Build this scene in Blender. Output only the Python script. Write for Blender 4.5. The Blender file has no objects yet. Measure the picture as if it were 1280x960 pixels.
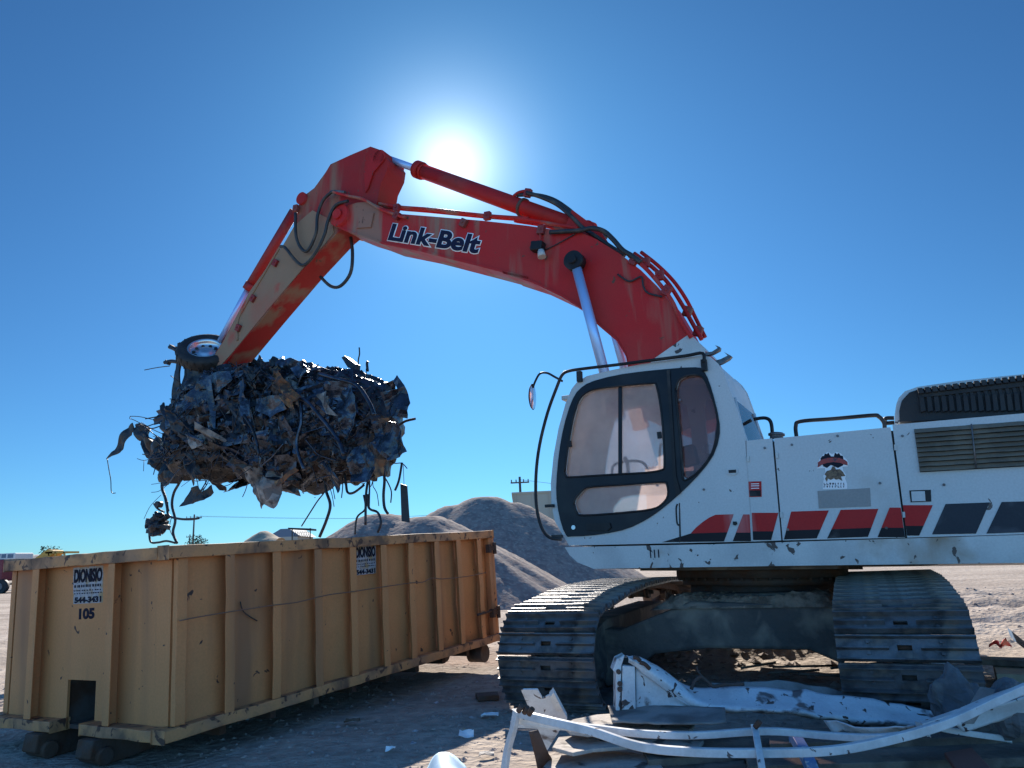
import bpy, math, random
from mathutils import Vector, Matrix, noise
random.seed(7)
R = math.radians
scene = bpy.context.scene
col = scene.collection

# ------------------------------------------------------------------ camera
F = 912.0
V = Vector
W = (V((0.99889733, -0.04694817, 0.0)), V((0.01052373, 0.22390909, 0.97455322)), V((-0.04575349, -0.9734786, 0.22415626)))
CAM = V((0, 0, 1.35))
def ray(x, y):
    c = V((x-640, y-480, F)); return V((W[0].dot(c), W[1].dot(c), W[2].dot(c)))
def on_plane(x, y, p0, n):
    r = ray(x, y); return CAM + r*((p0-CAM).dot(n)/r.dot(n))
def at_z(x, y, z=0.0): return on_plane(x, y, V((0, 0, z)), V((0, 0, 1)))
def at_y(x, y, Y): return on_plane(x, y, V((0, Y, 0)), V((0, 1, 0)))
cd = bpy.data.cameras.new('camera'); cam = bpy.data.objects.new('camera', cd); col.objects.link(cam)
cd.sensor_width = 36; cd.lens = F*36/1280; cd.clip_start = 0.05; cd.clip_end = 8000
cx = V([W[i][0] for i in range(3)]); cy = V([W[i][1] for i in range(3)]); cz = V([W[i][2] for i in range(3)])
cam.matrix_world = Matrix(((cx[0], -cy[0], -cz[0], CAM[0]), (cx[1], -cy[1], -cz[1], CAM[1]), (cx[2], -cy[2], -cz[2], CAM[2]), (0, 0, 0, 1)))
scene.camera = cam

# ------------------------------------------------------------------ light
SUN = ray(565, 205).normalized()
SUN_EL = math.asin(SUN.z); SUN_AZ = math.atan2(SUN.x, SUN.y)
world = bpy.data.worlds.new('World'); scene.world = world; world.use_nodes = True
nt = world.node_tree; nt.nodes.clear()
wo = nt.nodes.new('ShaderNodeOutputWorld'); bg = nt.nodes.new('ShaderNodeBackground')
sky = nt.nodes.new('ShaderNodeTexSky'); sky.sky_type = 'NISHITA'; sky.sun_disc = False
sky.sun_elevation = SUN_EL; sky.sun_rotation = SUN_AZ; sky.altitude = 1300
sky.air_density = 1.0; sky.dust_density = 0.15; sky.ozone_density = 3.0
tint = nt.nodes.new('ShaderNodeVectorMath'); tint.operation = 'MULTIPLY'; tint.inputs[1].default_value = (.32, .65, .88)
nt.links.new(sky.outputs[0], tint.inputs[0])
# glare of the air close around the sun
tc = nt.nodes.new('ShaderNodeTexCoord'); dt = nt.nodes.new('ShaderNodeVectorMath'); dt.operation = 'DOT_PRODUCT'
nrm = nt.nodes.new('ShaderNodeVectorMath'); nrm.operation = 'NORMALIZE'
nt.links.new(tc.outputs['Generated'], nrm.inputs[0]); nt.links.new(nrm.outputs[0], dt.inputs[0]); dt.inputs[1].default_value = SUN
mx = nt.nodes.new('ShaderNodeMath'); mx.operation = 'MAXIMUM'; mx.inputs[1].default_value = 0.0; nt.links.new(dt.outputs['Value'], mx.inputs[0])
# the sky away from the sun, high and behind the photographer, is scaled up as added fill for the shaded sides
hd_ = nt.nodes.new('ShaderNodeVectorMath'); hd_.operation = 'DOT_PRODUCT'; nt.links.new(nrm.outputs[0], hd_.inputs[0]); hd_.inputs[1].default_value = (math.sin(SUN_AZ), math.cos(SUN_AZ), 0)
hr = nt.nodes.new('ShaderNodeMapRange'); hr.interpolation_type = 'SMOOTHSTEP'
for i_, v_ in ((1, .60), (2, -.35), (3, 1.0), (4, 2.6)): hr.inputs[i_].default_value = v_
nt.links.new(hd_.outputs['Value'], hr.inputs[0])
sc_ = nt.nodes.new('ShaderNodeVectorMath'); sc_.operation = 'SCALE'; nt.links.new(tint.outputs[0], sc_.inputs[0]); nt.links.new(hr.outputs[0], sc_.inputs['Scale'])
last = sc_.outputs[0]
def dot_with(v):
    d_ = nt.nodes.new('ShaderNodeVectorMath'); d_.operation = 'DOT_PRODUCT'; nt.links.new(nrm.outputs[0], d_.inputs[0]); d_.inputs[1].default_value = v
    m_ = nt.nodes.new('ShaderNodeMath'); m_.operation = 'MAXIMUM'; m_.inputs[1].default_value = 0.0; nt.links.new(d_.outputs['Value'], m_.inputs[0]); return m_.outputs[0]
under_sun = dot_with(V((math.cos(R(16))*math.sin(R(1)), math.cos(R(16))*math.cos(R(1)), math.sin(R(16)))))
for k, a, c in ((1000, 6.5, (1, 1, 1)), (230, 4.4, (.85, .97, 1)), (45, .9, (.30, .85, 1)), (10, 2.8, (.16, .52, 1))):
    p = nt.nodes.new('ShaderNodeMath'); p.operation = 'POWER'; p.inputs[1].default_value = k; nt.links.new(mx.outputs[0] if k > 20 else under_sun, p.inputs[0])
    s = nt.nodes.new('ShaderNodeVectorMath'); s.operation = 'SCALE'; s.inputs[0].default_value = [a*q for q in c]; nt.links.new(p.outputs[0], s.inputs['Scale'])
    ad = nt.nodes.new('ShaderNodeVectorMath'); ad.operation = 'ADD'; nt.links.new(last, ad.inputs[0]); nt.links.new(s.outputs[0], ad.inputs[1]); last = ad.outputs[0]
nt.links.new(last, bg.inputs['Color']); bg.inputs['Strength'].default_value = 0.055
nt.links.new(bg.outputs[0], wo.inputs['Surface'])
sd = bpy.data.lights.new('sun', 'SUN'); sd.energy = 4.6; sd.angle = R(0.55); sd.color = (1.0, 0.93, 0.83)
so = bpy.data.objects.new('sun', sd); col.objects.link(so); so.rotation_euler = SUN.to_track_quat('Z', 'Y').to_euler()
vs = scene.view_settings; vs.view_transform = 'Standard'; vs.look = 'None'; vs.gamma = 1; vs.exposure = 1.0
scene.cycles.max_bounces = 8; scene.cycles.transparent_max_bounces = 12
scene.cycles.caustics_reflective = False; scene.cycles.caustics_refractive = False; scene.cycles.sample_clamp_indirect = 6

# ------------------------------------------------------------------ materials
def mat(name, c=(.5, .5, .5), rough=.5, metal=0.0, c2=None, s2=3.0, t2=(.45, .6), dirt=None, sd_=1.2, td=(.5, .75), chip=None, sc=18.0, tc_=(.66, .69),
        bump=0.0, sb=20.0, streak=False, spec=.5, grad=None, fine=0.12):
    """procedural surface: base colour, a second tone in patches, dirt, chips, fine grain and bump"""
    m = bpy.data.materials.new(name); m.use_nodes = True; t = m.node_tree; N = t.nodes; L = t.links
    b = N['Principled BSDF']; b.inputs['Metallic'].default_value = metal; b.inputs['Specular IOR Level'].default_value = spec
    co = N.new('ShaderNodeTexCoord').outputs['Object']
    def noise_(scale, detail=5.0, dist=0.0, vec=None):
        n = N.new('ShaderNodeTexNoise'); n.inputs['Scale'].default_value = scale; n.inputs['Detail'].default_value = detail
        n.inputs['Distortion'].default_value = dist; L.new(vec or co, n.inputs['Vector']); return n.outputs['Fac']
    def ramp(fac, a, e):
        r = N.new('ShaderNodeMapRange'); r.inputs['From Min'].default_value = a; r.inputs['From Max'].default_value = e; L.new(fac, r.inputs['Value']); return r.outputs[0]
    def mix(fac, a, bb, mode='MIX'):
        x = N.new('ShaderNodeMix'); x.data_type = 'RGBA'; x.blend_type = mode
        if isinstance(fac, float): x.inputs[0].default_value = fac
        else: L.new(fac, x.inputs[0])
        for i, v in ((6, a), (7, bb)):
            if isinstance(v, tuple): x.inputs[i].default_value = (*v, 1)
            else: L.new(v, x.inputs[i])
        return x.outputs[2]
    cur = tuple(c)
    if c2: cur = mix(ramp(noise_(s2, 4), *t2), cur, tuple(c2))
    if fine:
        g = ramp(noise_(60, 3), .3, .7); cur = mix(fine, cur, mix(g, (.35, .35, .35), (1., 1., 1.)), 'MULTIPLY') if False else mix(g, mix(fine, cur, (0., 0., 0.)), cur)
    vec = None
    if streak:
        mp = N.new('ShaderNodeMapping'); mp.inputs['Scale'].default_value = (1, 1, .12); L.new(co, mp.inputs['Vector']); vec = mp.outputs[0]
    df = None
    if dirt:
        dn_ = noise_(sd_, 9, .3, vec)
        if grad:   # wear that belongs to one end of the part
            sx_ = N.new('ShaderNodeSeparateXYZ'); L.new(co, sx_.inputs[0]); gr_ = N.new('ShaderNodeMapRange')
            for i_, v_ in ((1, grad[0]), (2, grad[1]), (3, grad[2]), (4, 0.0)): gr_.inputs[i_].default_value = v_
            L.new(sx_.outputs[0], gr_.inputs[0]); ad_ = N.new('ShaderNodeMath'); ad_.operation = 'ADD'; L.new(dn_, ad_.inputs[0]); L.new(gr_.outputs[0], ad_.inputs[1]); dn_ = ad_.outputs[0]
        df = ramp(dn_, *td); cur = mix(df, cur, tuple(dirt))
    if chip:
        cf = ramp(noise_(sc, 6, .6), *tc_); cur = mix(cf, cur, tuple(chip))
    if isinstance(cur, tuple): b.inputs['Base Color'].default_value = (*cur, 1)
    else: L.new(cur, b.inputs['Base Color'])
    rr = N.new('ShaderNodeMapRange'); rr.inputs['To Min'].default_value = max(.03, rough-.12); rr.inputs['To Max'].default_value = min(1, rough+.18); L.new(noise_(5, 6), rr.inputs['Value'])
    L.new(rr.outputs[0], b.inputs['Roughness'])
    if bump:
        bp = N.new('ShaderNodeBump'); bp.inputs['Strength'].default_value = min(1, bump*1.0); bp.inputs['Distance'].default_value = .02
        L.new(noise_(sb, 8), bp.inputs['Height']); L.new(bp.outputs[0], b.inputs['Normal'])
    return m
RUST = (.10, .045, .025)
DUST = (.30, .22, .15)
M_ = {
 'red': mat('red_paint', (.44, .018, .018), .5, spec=.22, c2=(.36, .018, .016), dirt=(.34, .13, .10), sd_=.9, td=(.58, .9), chip=(.12, .05, .04), sc=9, tc_=(.69, .71)),
 'red_dusty': mat('dusty_red_paint', (.50, .022, .022), .5, c2=(.45, .032, .028), s2=1.2, t2=(.45, .65), dirt=(.30, .15, .105), sd_=2.6, td=(.55, .67), streak=True, spec=.22, grad=(-5.6, -2.2, .105), chip=(.12, .06, .04), sc=8, tc_=(.68, .7)),
 'tan_dust': mat('tan_dust_over_paint', (.30, .185, .115), .75, c2=(.36, .14, .09), s2=1.4, t2=(.5, .7), dirt=(.42, .06, .04), sd_=2.2, td=(.6, .72)),
 'white': mat('white_body_paint', (.56, .57, .57), .36, c2=(.53, .55, .55), s2=1.1, dirt=(.34, .31, .27), sd_=1.3, td=(.58, .9), chip=(.09, .06, .05), sc=13, tc_=(.70, .715), bump=.12, sb=2.2),
 'white_deck': mat('scuffed_white_paint', (.58, .59, .57), .42, c2=(.48, .49, .48), s2=2.2, dirt=(.28, .20, .13), sd_=2.0, td=(.56, .74), chip=(.06, .04, .035), sc=9, tc_=(.645, .66)),
 'cab_black': mat('black_door_paint', (.009, .011, .017), .34, spec=.25, dirt=(.04, .04, .04), sd_=1.7, td=(.5, .9)),
 'black': mat('black_steel', (.012, .012, .014), .45, spec=.3, dirt=(.06, .05, .045), sd_=3),
 'rubber': mat('black_rubber', (.013, .013, .015), .62, dirt=(.04, .035, .03), sd_=4, bump=.3, sb=30),
 'hose': mat('hose_rubber', (.022, .022, .025), .5, dirt=(.10, .08, .06), sd_=5),
 'chrome': mat('chrome_rim', (.55, .56, .58), .3, 1.0, fine=0), 'rod': mat('sky_tinted_chrome_rod', (.38, .56, .86), .36, .45, fine=0),  # rod: blue of the reflected sky is put into the chrome's base colour
 'steel': mat('track_steel', (.17, .16, .165), .42, .35, c2=(.085, .075, .075), s2=6, dirt=(.22, .17, .14), sd_=5, td=(.54, .68), bump=.3, sb=25),
 'frame': mat('muddy_frame', (.075, .062, .055), .8, 0, c2=(.12, .095, .08), s2=2.5, dirt=(.22, .17, .13), sd_=3.5, td=(.48, .66), bump=.6, sb=16),
 'rustmetal': mat('rusty_steel', (.085, .055, .045), .75, .2, c2=RUST, s2=5, dirt=(.13, .10, .08), bump=.5),
 'rustwire': mat('rusty_wire', (.22, .12, .08), .8),
 'maroon': mat('grimy_dark_red_paint', (.26, .018, .02), .6, c2=(.2, .02, .02), dirt=(.18, .08, .06), sd_=3, td=(.5, .7)),
 'stick_red': mat('stick_red_paint', (.36, .020, .018), .5, spec=.22, c2=(.30, .026, .022), s2=1.5, dirt=(.26, .13, .085), sd_=2.2, td=(.53, .66), streak=True, chip=(.12, .06, .04), sc=9, tc_=(.67, .69)),
 'lump': mat('dark_grey_lump', (.13, .13, .14), .8, c2=(.09, .09, .10), s2=6, dirt=(.2, .18, .16), sd_=5, td=(.55, .7), bump=.5, sb=12),
 'mud': mat('caked_dirt', (.30, .21, .15), .95, c2=(.16, .11, .08), s2=9, bump=1.0, sb=22, spec=.1),
 'stripe_red': mat('red_decal', (.46, .022, .022), .5, spec=.2, dirt=(.55, .36, .34), sd_=2.2, td=(.6, .8), streak=True),
 'stripe_black': mat('black_decal', (.012, .012, .016), .5, spec=.2, dirt=(.12, .12, .12), sd_=4, td=(.55, .8)),
 'stripe_grey': mat('dark_grey_decal', (.032, .038, .05), .5, spec=.2, dirt=(.14, .15, .17), sd_=3, td=(.5, .8)),
 'grey_patch': mat('grey_patch', (.30, .29, .28), .6),
 'tan_grille': mat('tan_dusty_louvres', (.21, .165, .12), .8, c2=(.15, .12, .09), s2=6),
 'navy': mat('navy_lettering', (.012, .014, .04), .5, spec=.15, fine=0),
 'letter_white': mat('white_lettering_edge', (.85, .83, .83), .5, fine=0),
 'seat': mat('seat_fabric', (.16, .10, .09), .9),
 'interior': mat('cab_trim', (.28, .25, .23), .8),
 'yellow': mat('dusty_yellow_paint', (.66, .255, .09), .60, c2=(.60, .24, .085), s2=1.6, t2=(.35, .7), dirt=(.36, .15, .065), sd_=2.6, td=(.50, .70), streak=True, chip=(.07, .035, .025), sc=11, tc_=(.68, .695), bump=.15, sb=6),
 'yellow_rail': mat('scraped_yellow_rail', (.60, .26, .10), .62, c2=(.42, .20, .10), s2=3, dirt=(.18, .09, .05), sd_=5, td=(.48, .66), chip=(.09, .04, .025), sc=12, tc_=(.58, .62)),
 'inside': mat('bare_container_inside', (.12, .10, .09), .7, .2, c2=RUST, s2=3),
 'sign_paper': mat('worn_sign', (.46, .42, .44), .6, c2=(.36, .32, .32), s2=30, dirt=(.40, .26, .13), sd_=14, td=(.5, .66), chip=(.08, .07, .13), sc=50, tc_=(.62, .66)),
 'ink': mat('black_ink', (.015, .015, .03), .6, spec=.1, fine=0),
 'gravel': mat('gravel', (.29, .235, .21), 1.0, c2=(.225, .18, .165), s2=3, dirt=(.34, .30, .26), sd_=8, td=(.5, .7), bump=1.0, sb=9, spec=.05),
 'scrap_white': mat('crumpled_white_paint', (.64, .66, .68), .38, c2=(.55, .57, .60), s2=5, dirt=(.12, .10, .10), sd_=6, td=(.60, .68), chip=(.06, .04, .04), sc=14, tc_=(.62, .64), bump=.35, sb=9),
 'tube_white': mat('chipped_white_tube', (.62, .63, .64), .4, c2=(.5, .51, .52), s2=6, chip=(.10, .08, .08), sc=16, tc_=(.64, .66)),
 'scrap_grey': mat('weathered_grey_sheet', (.30, .27, .25), .75, c2=(.20, .18, .17), s2=4, dirt=(.10, .08, .07), sd_=3, td=(.5, .7), bump=.5, sb=12),
 'wood': mat('weathered_wood', (.20, .15, .115), .85, c2=(.11, .085, .07), s2=5, dirt=(.08, .06, .05), sd_=4, td=(.5, .7), bump=.6, sb=30),
 'brown': mat('brown_board', (.13, .085, .06), .8, c2=(.18, .13, .10), s2=4),
 'blue_panel': mat('blue_scrap_paint', (.10, .22, .42), .5, c2=(.2, .3, .45), s2=6, chip=(.5, .5, .5), sc=15, tc_=(.6, .64)),
 'pale_blue': mat('pale_blue_plastic', (.30, .48, .66), .5, c2=(.38, .55, .7), s2=6),
 'scrap_red': mat('red_scrap', (.55, .05, .035), .5),
 'building': mat('tan_building', (.42, .37, .30), .85, c2=(.38, .33, .27), s2=.3),
 'pole': mat('weathered_pole', (.10, .08, .07), .9),
 'truck_red': mat('maroon_paint', (.18, .02, .03), .5),
 'truck_white': mat('truck_white_paint', (.6, .6, .6), .5),
 'loader': mat('loader_yellow', (.55, .33, .06), .6, dirt=(.25, .18, .1)),
 'roof_blue': mat('blue_grey_roof', (.12, .16, .22), .7),
 'heap': mat('sandy_heap', (.42, .33, .23), 1.0, c2=(.32, .25, .18), s2=2, bump=.8, sb=5),
 'stone': mat('dusty_stone', (.36, .29, .25), 1.0, c2=(.25, .2, .175), s2=9),
 'bush': mat('dark_foliage', (.05, .07, .035), .9, c2=(.09, .10, .05), s2=4),
 'sk_red': mat('banner_red', (.40, .05, .04), .5, chip=(.05, .03, .05), sc=60, tc_=(.55, .6)),
 'sk_brown': mat('crest_brown', (.10, .06, .04), .6, c2=(.22, .14, .08), s2=70, t2=(.45, .55)),
 'sk_dark': mat('crest_dark', (.015, .015, .025), .5, spec=.15),
 'lamp_lens': mat('lamp_lens', (.5, .5, .48), .2),
}
def glass(name, tint=(.9, .9, .88), haze=.3, hazecol=(.75, .66, .6)):
    m = bpy.data.materials.new(name); m.use_nodes = True; t = m.node_tree; N = t.nodes; L = t.links; N.clear()
    o = N.new('ShaderNodeOutputMaterial'); tr = N.new('ShaderNodeBsdfTransparent'); tr.inputs[0].default_value = (*tint, 1)
    tl = N.new('ShaderNodeBsdfTranslucent'); tl.inputs[0].default_value = (*hazecol, 1)
    df = N.new('ShaderNodeBsdfDiffuse'); df.inputs[0].default_value = (*hazecol, 1)
    gl = N.new('ShaderNodeBsdfGlossy'); gl.inputs['Roughness'].default_value = .04
    m0 = N.new('ShaderNodeMixShader'); m0.inputs[0].default_value = .25; L.new(tl.outputs[0], m0.inputs[1]); L.new(df.outputs[0], m0.inputs[2])
    m1 = N.new('ShaderNodeMixShader'); L.new(tr.outputs[0], m1.inputs[1]); L.new(m0.outputs[0], m1.inputs[2])
    co = N.new('ShaderNodeTexCoord'); n = N.new('ShaderNodeTexNoise'); n.inputs['Scale'].default_value = 2.2; n.inputs['Detail'].default_value = 7; L.new(co.outputs['Object'], n.inputs['Vector'])
    r = N.new('ShaderNodeMapRange'); r.inputs['From Min'].default_value = .3; r.inputs['From Max'].default_value = .7; r.inputs['To Min'].default_value = haze*.65; r.inputs['To Max'].default_value = haze*1.35
    L.new(n.outputs['Fac'], r.inputs['Value']); L.new(r.outputs[0], m1.inputs[0])
    fr = N.new('ShaderNodeFresnel'); fr.inputs[0].default_value = 1.45
    m2 = N.new('ShaderNodeMixShader'); L.new(fr.outputs[0], m2.inputs[0]); L.new(m1.outputs[0], m2.inputs[1]); L.new(gl.outputs[0], m2.inputs[2])
    L.new(m2.outputs[0], o.inputs['Surface']); return m
M_['glass'] = glass('dusty_glass', (.92, .87, .85), .40, (.95, .88, .83)); M_['glass_far'] = glass('clear_glass', (.92, .86, .85), .16, (.9, .8, .78))
M_['glass_dark'] = glass('tinted_glass', (.66, .54, .54), .20, (.75, .58, .55))
M_['mirror'] = mat('mirror_glass', (.8, .82, .85), .05, 1.0, fine=0)

# ------------------------------------------------------------------ mesh helpers
class MB:
    def __init__(s): s.v = []; s.f = []; s.m = []; s.sm = []
    def add(s, vs_, fs, mi=0, smooth=False):
        o = len(s.v); s.v += [tuple(q) for q in vs_]
        for f in fs: s.f.append([i+o for i in f]); s.m.append(mi); s.sm.append(smooth)
        return s
    def box(s, c, d, rot=None, mi=0):
        c = V(c); vs_ = []
        for sx in (-.5, .5):
            for sy in (-.5, .5):
                for sz in (-.5, .5):
                    p = V((d[0]*sx, d[1]*sy, d[2]*sz)); vs_.append(c + (rot @ p if rot else p))
        return s.add(vs_, [(0, 1, 3, 2), (4, 6, 7, 5), (0, 4, 5, 1), (2, 3, 7, 6), (0, 2, 6, 4), (1, 5, 7, 3)], mi)
    def prism(s, pts, off, mi=0):
        """closed polygon of 3D points swept by a vector"""
        off = V(off); n = len(pts); vs_ = [V(p) for p in pts]+[V(p)+off for p in pts]
        return s.add(vs_, [list(range(n)), list(range(2*n-1, n-1, -1))]+[(i, i+n, (i+1) % n+n, (i+1) % n) for i in range(n)], mi)
    def cyl(s, p0, p1, r0, r1=None, n=20, mi=0, cap=True, smooth=True):
        r1 = r0 if r1 is None else r1; p0 = V(p0); p1 = V(p1); d = (p1-p0).normalized()
        a = d.orthogonal().normalized(); b = d.cross(a); vs_ = []
        for p, r in ((p0, r0), (p1, r1)):
            for i in range(n): t = 2*math.pi*i/n; vs_.append(p+(a*math.cos(t)+b*math.sin(t))*r)
        s.add(vs_, [(i, (i+1) % n, (i+1) % n+n, i+n) for i in range(n)], mi, smooth)
        if cap:
            o = len(s.v)-2*n; s.f.append([o+i for i in range(n)][::-1]); s.m.append(mi); s.sm.append(False)
            s.f.append([o+n+i for i in range(n)]); s.m.append(mi); s.sm.append(False)
        return s
    def tube(s, pts, r, n=8, mi=0, curve=True, sub=6):
        pts = [V(p) for p in pts]
        if curve and len(pts) > 2: pts = catmull(pts, sub)
        rs = r if isinstance(r, (list, tuple)) else [r]*len(pts)
        if len(rs) != len(pts): rs = [rs[0]+(rs[-1]-rs[0])*i/(len(pts)-1) for i in range(len(pts))]
        vs_ = []; a = None
        for i, p in enumerate(pts):
            d = (pts[min(i+1, len(pts)-1)]-pts[max(i-1, 0)]).normalized()
            a = (d.orthogonal() if a is None else a-d*a.dot(d)).normalized(); b = d.cross(a)
            for k in range(n): t = 2*math.pi*k/n; vs_.append(p+(a*math.cos(t)+b*math.sin(t))*rs[i])
        m = len(pts); fs = [(i*n+k, i*n+(k+1) % n, (i+1)*n+(k+1) % n, (i+1)*n+k) for i in range(m-1) for k in range(n)]
        s.add(vs_, fs, mi, True); o = len(s.v)-m*n
        s.f.append([o+k for k in range(n)][::-1]); s.m.append(mi); s.sm.append(False)
        s.f.append([o+(m-1)*n+k for k in range(n)]); s.m.append(mi); s.sm.append(False)
        return s
    def lathe(s, p0, d, prof, n=28, mi=0, smooth=True):
        """prof: list of (distance along d, radius)"""
        p0 = V(p0); d = V(d).normalized(); a = d.orthogonal().normalized(); b = d.cross(a); vs_ = []
        for h, r in prof:
            for k in range(n): t = 2*math.pi*k/n; vs_.append(p0+d*h+(a*math.cos(t)+b*math.sin(t))*r)
        m = len(prof); return s.add(vs_, [(i*n+k, i*n+(k+1) % n, (i+1)*n+(k+1) % n, (i+1)*n+k) for i in range(m-1) for k in range(n)], mi, smooth)
    def build(s, name, mats, parent=None, mw=None, bevel=0.0, noclip=False):
        me = bpy.data.meshes.new(name); me.from_pydata(s.v, [], s.f)
        for mm in (mats if isinstance(mats, (list, tuple)) else [mats]): me.materials.append(M_[mm] if isinstance(mm, str) else mm)
        me.polygons.foreach_set('material_index', s.m); me.polygons.foreach_set('use_smooth', s.sm)
        me.update(); me.validate()
        return link(name, me, parent, mw, bevel)
def link(name, me, parent=None, mw=None, bevel=0.0):
    o = bpy.data.objects.new(name, me); col.objects.link(o)
    if parent:
        o.parent = parent
    if mw is not None: o.matrix_basis = mw
    if bevel:
        b = o.modifiers.new('bevel', 'BEVEL'); b.width = bevel; b.segments = 2; b.limit_method = 'ANGLE'; b.angle_limit = R(40)
    return o
def catmull(p, sub=6, closed=False):
    out = []; n = len(p)
    for i in range(n if closed else n-1):
        if closed: a, b, c, d = p[(i-1) % n], p[i], p[(i+1) % n], p[(i+2) % n]
        else: a, b, c, d = p[max(i-1, 0)], p[i], p[i+1], p[min(i+2, n-1)]
        for k in range(sub):
            t = k/sub; out.append(.5*((2*b)+(c-a)*t+(2*a-5*b+4*c-d)*t*t+(3*b-3*c+d-a)*t**3))
    if not closed: out.append(p[-1])
    return out
def plate(name, outer, holes, y0, y1, m, parent, bevel=0.0, smooth=0, mw=None):
    """flat panel in the local x-z plane between depths y0 and y1, with openings"""
    cu = bpy.data.curves.new(name, 'CURVE'); cu.dimensions = '2D'; cu.fill_mode = 'BOTH'; cu.extrude = abs(y1-y0)/2
    for lp in [outer]+list(holes):
        pts = [V((p[0], p[-1], 0)) for p in lp]
        if smooth: pts = catmull(pts, smooth, True)
        sp = cu.splines.new('POLY'); sp.points.add(len(pts)-1); sp.use_cyclic_u = True
        for q, p in zip(sp.points, pts): q.co = (p.x, p.y, 0, 1)
    t = bpy.data.objects.new('t', cu); me = bpy.data.meshes.new_from_object(t); me.name = name
    bpy.data.objects.remove(t); bpy.data.curves.remove(cu)
    me.transform(Matrix(((1, 0, 0, 0), (0, 0, 1, (y0+y1)/2), (0, 1, 0, 0), (0, 0, 0, 1))))
    import bmesh as _b
    bm = _b.new(); bm.from_mesh(me); _b.ops.recalc_face_normals(bm, faces=bm.faces); bm.to_mesh(me); bm.free()
    me.materials.clear(); me.materials.append(M_[m])
    return link(name, me, parent, mw, bevel)
def thing(name, label, cat, mw=None, group=None):
    o = bpy.data.objects.new(name, None); col.objects.link(o); o.empty_display_size = .3
    if mw is not None: o.matrix_world = mw
    return tag(o, label, cat, group)
def tag(o, label, cat, group=None, kind=None):
    if label: o['label'] = label
    if cat: o['category'] = cat
    if group: o['group'] = group
    if kind: o['kind'] = kind
    return o
def frame(o, x, y, z): return Matrix(((x[0], y[0], z[0], o[0]), (x[1], y[1], z[1], o[1]), (x[2], y[2], z[2], o[2]), (0, 0, 0, 1)))
def text_mesh(txt, size_w, size_h, off=0.0, depth=.002, shear=0.0, fill=1.0):
    cu = bpy.data.curves.new('text', 'FONT'); cu.body = txt; cu.bevel_depth = off; cu.bevel_resolution = 0; cu.extrude = .001; cu.resolution_u = 6
    t = bpy.data.objects.new('t', cu); me = bpy.data.meshes.new_from_object(t); bpy.data.objects.remove(t)
    xs = [v.co.x for v in me.vertices]; ys = [v.co.y for v in me.vertices]
    x0, x1, y0, y1 = min(xs), max(xs), min(ys), max(ys)
    zm = max(abs(v.co.z) for v in me.vertices)
    for v in me.vertices:
        v.co = ((v.co.x-x0)/(x1-x0)*size_w, (v.co.y-y0)/(y1-y0)*size_h, v.co.z/zm*depth)
    return me
def put_text(name, txt, bl, br, h, m, parent, out, off=0.0, proud=0.0, grow=0.0):
    """lettering from baseline point bl to br (local), height h, pushed out along 'out'"""
    bl = V(bl); br = V(br); x = (br-bl).normalized(); z = V(out).cross(x).normalized(); out = x.cross(z)
    if z.z < 0: z = -z; out = -out
    me = text_mesh(txt, (br-bl).length+2*grow, h+2*grow, off)
    me.transform(frame(bl-x*grow-z*grow+V(out)*proud, x, z, x.cross(z)))
    me.name = name; me.materials.clear(); me.materials.append(M_[m])
    for p in me.polygons: p.material_index = 0
    return link(name, me, parent)
def fbm(p, o=4, h=1.0): return noise.fractal(V(p), h, 2.1, o, noise_basis='PERLIN_ORIGINAL')
def crumple(w, h, nx=9, ny=7, amp=.12, seed=0, freq=3.0, bend=0.0):
    """bent sheet as grid of points in its own x-y plane, z = folds"""
    pts = []; sv = V((seed*3.1, seed*1.7, seed*.9))
    for j in range(ny):
        for i in range(nx):
            x = (i/(nx-1)-.5)*w; y = (j/(ny-1)-.5)*h
            n = noise.noise(V((x*freq*.45+y*freq*.5, y*freq*1.5-x*freq*.3, 0))+sv); n2 = noise.noise(V((x*freq*2.3, y*freq*2.3, 5))+sv)
            z = amp*(1-2*abs(n)*1.6)+amp*.45*n2+bend*(x*x)
            e = 1.0+.25*noise.noise(V((x*2, y*2, 9))+sv)
            pts.append(V((x*e+.06*w*n2, y*e+.06*h*n, z)))
    return pts, [(j*nx+i, j*nx+i+1, (j+1)*nx+i+1, (j+1)*nx+i) for j in range(ny-1) for i in range(nx-1)]

# ================================================================== GROUND
def ground_h(x, y):
    d = math.hypot(x, y-7)
    h = .05*noise.noise(V((x*.35, y*.35, 0)))+.03*noise.noise(V((x*1.3, y*1.3, 3)))+.012*noise.noise(V((x*4.5, y*4.5, 7)))
    h += .10*max(0, noise.noise(V((x*.12+4, y*.25, 1))))*min(1, max(0, (y-12)/8))
    # churned ground right of the machine
    k = math.exp(-((x-9)**2/22+(y-13)**2/20)); h += k*(.10+.22*noise.noise(V((x*.9, y*1.3, 2)))+.08*noise.noise(V((x*3, y*4, 2))))
    # dirt and rubble heaped between the tracks and under the scrap in front
    h += .24*math.exp(-((x-3.0)**2/1.5+(y-9.4)**2/.7))*(1+.9*noise.noise(V((x*2.5, y*2.5, 6)))+.4*noise.noise(V((x*8, y*8, 6))))
    if d > 400: h = 0
    return h*min(1, 400/max(d, 1))
gx = sorted(set([round(-6+i*.11, 3) for i in range(150)]))
ext = []; s_ = .13; q = 10.4
while q < 3000: q += s_; s_ *= 1.13; ext.append(q)
gx = [-e+4.4 for e in ext[::-1]]+gx+ext
gy = [1.5+i*.11 for i in range(150)]; q = gy[-1]; s_ = .12
while q < 5000: q += s_; s_ *= 1.09; gy.append(q)
gy = [-60, -20, -6, -2, 0, .8]+gy
g = MB(); nx = len(gx)
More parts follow.
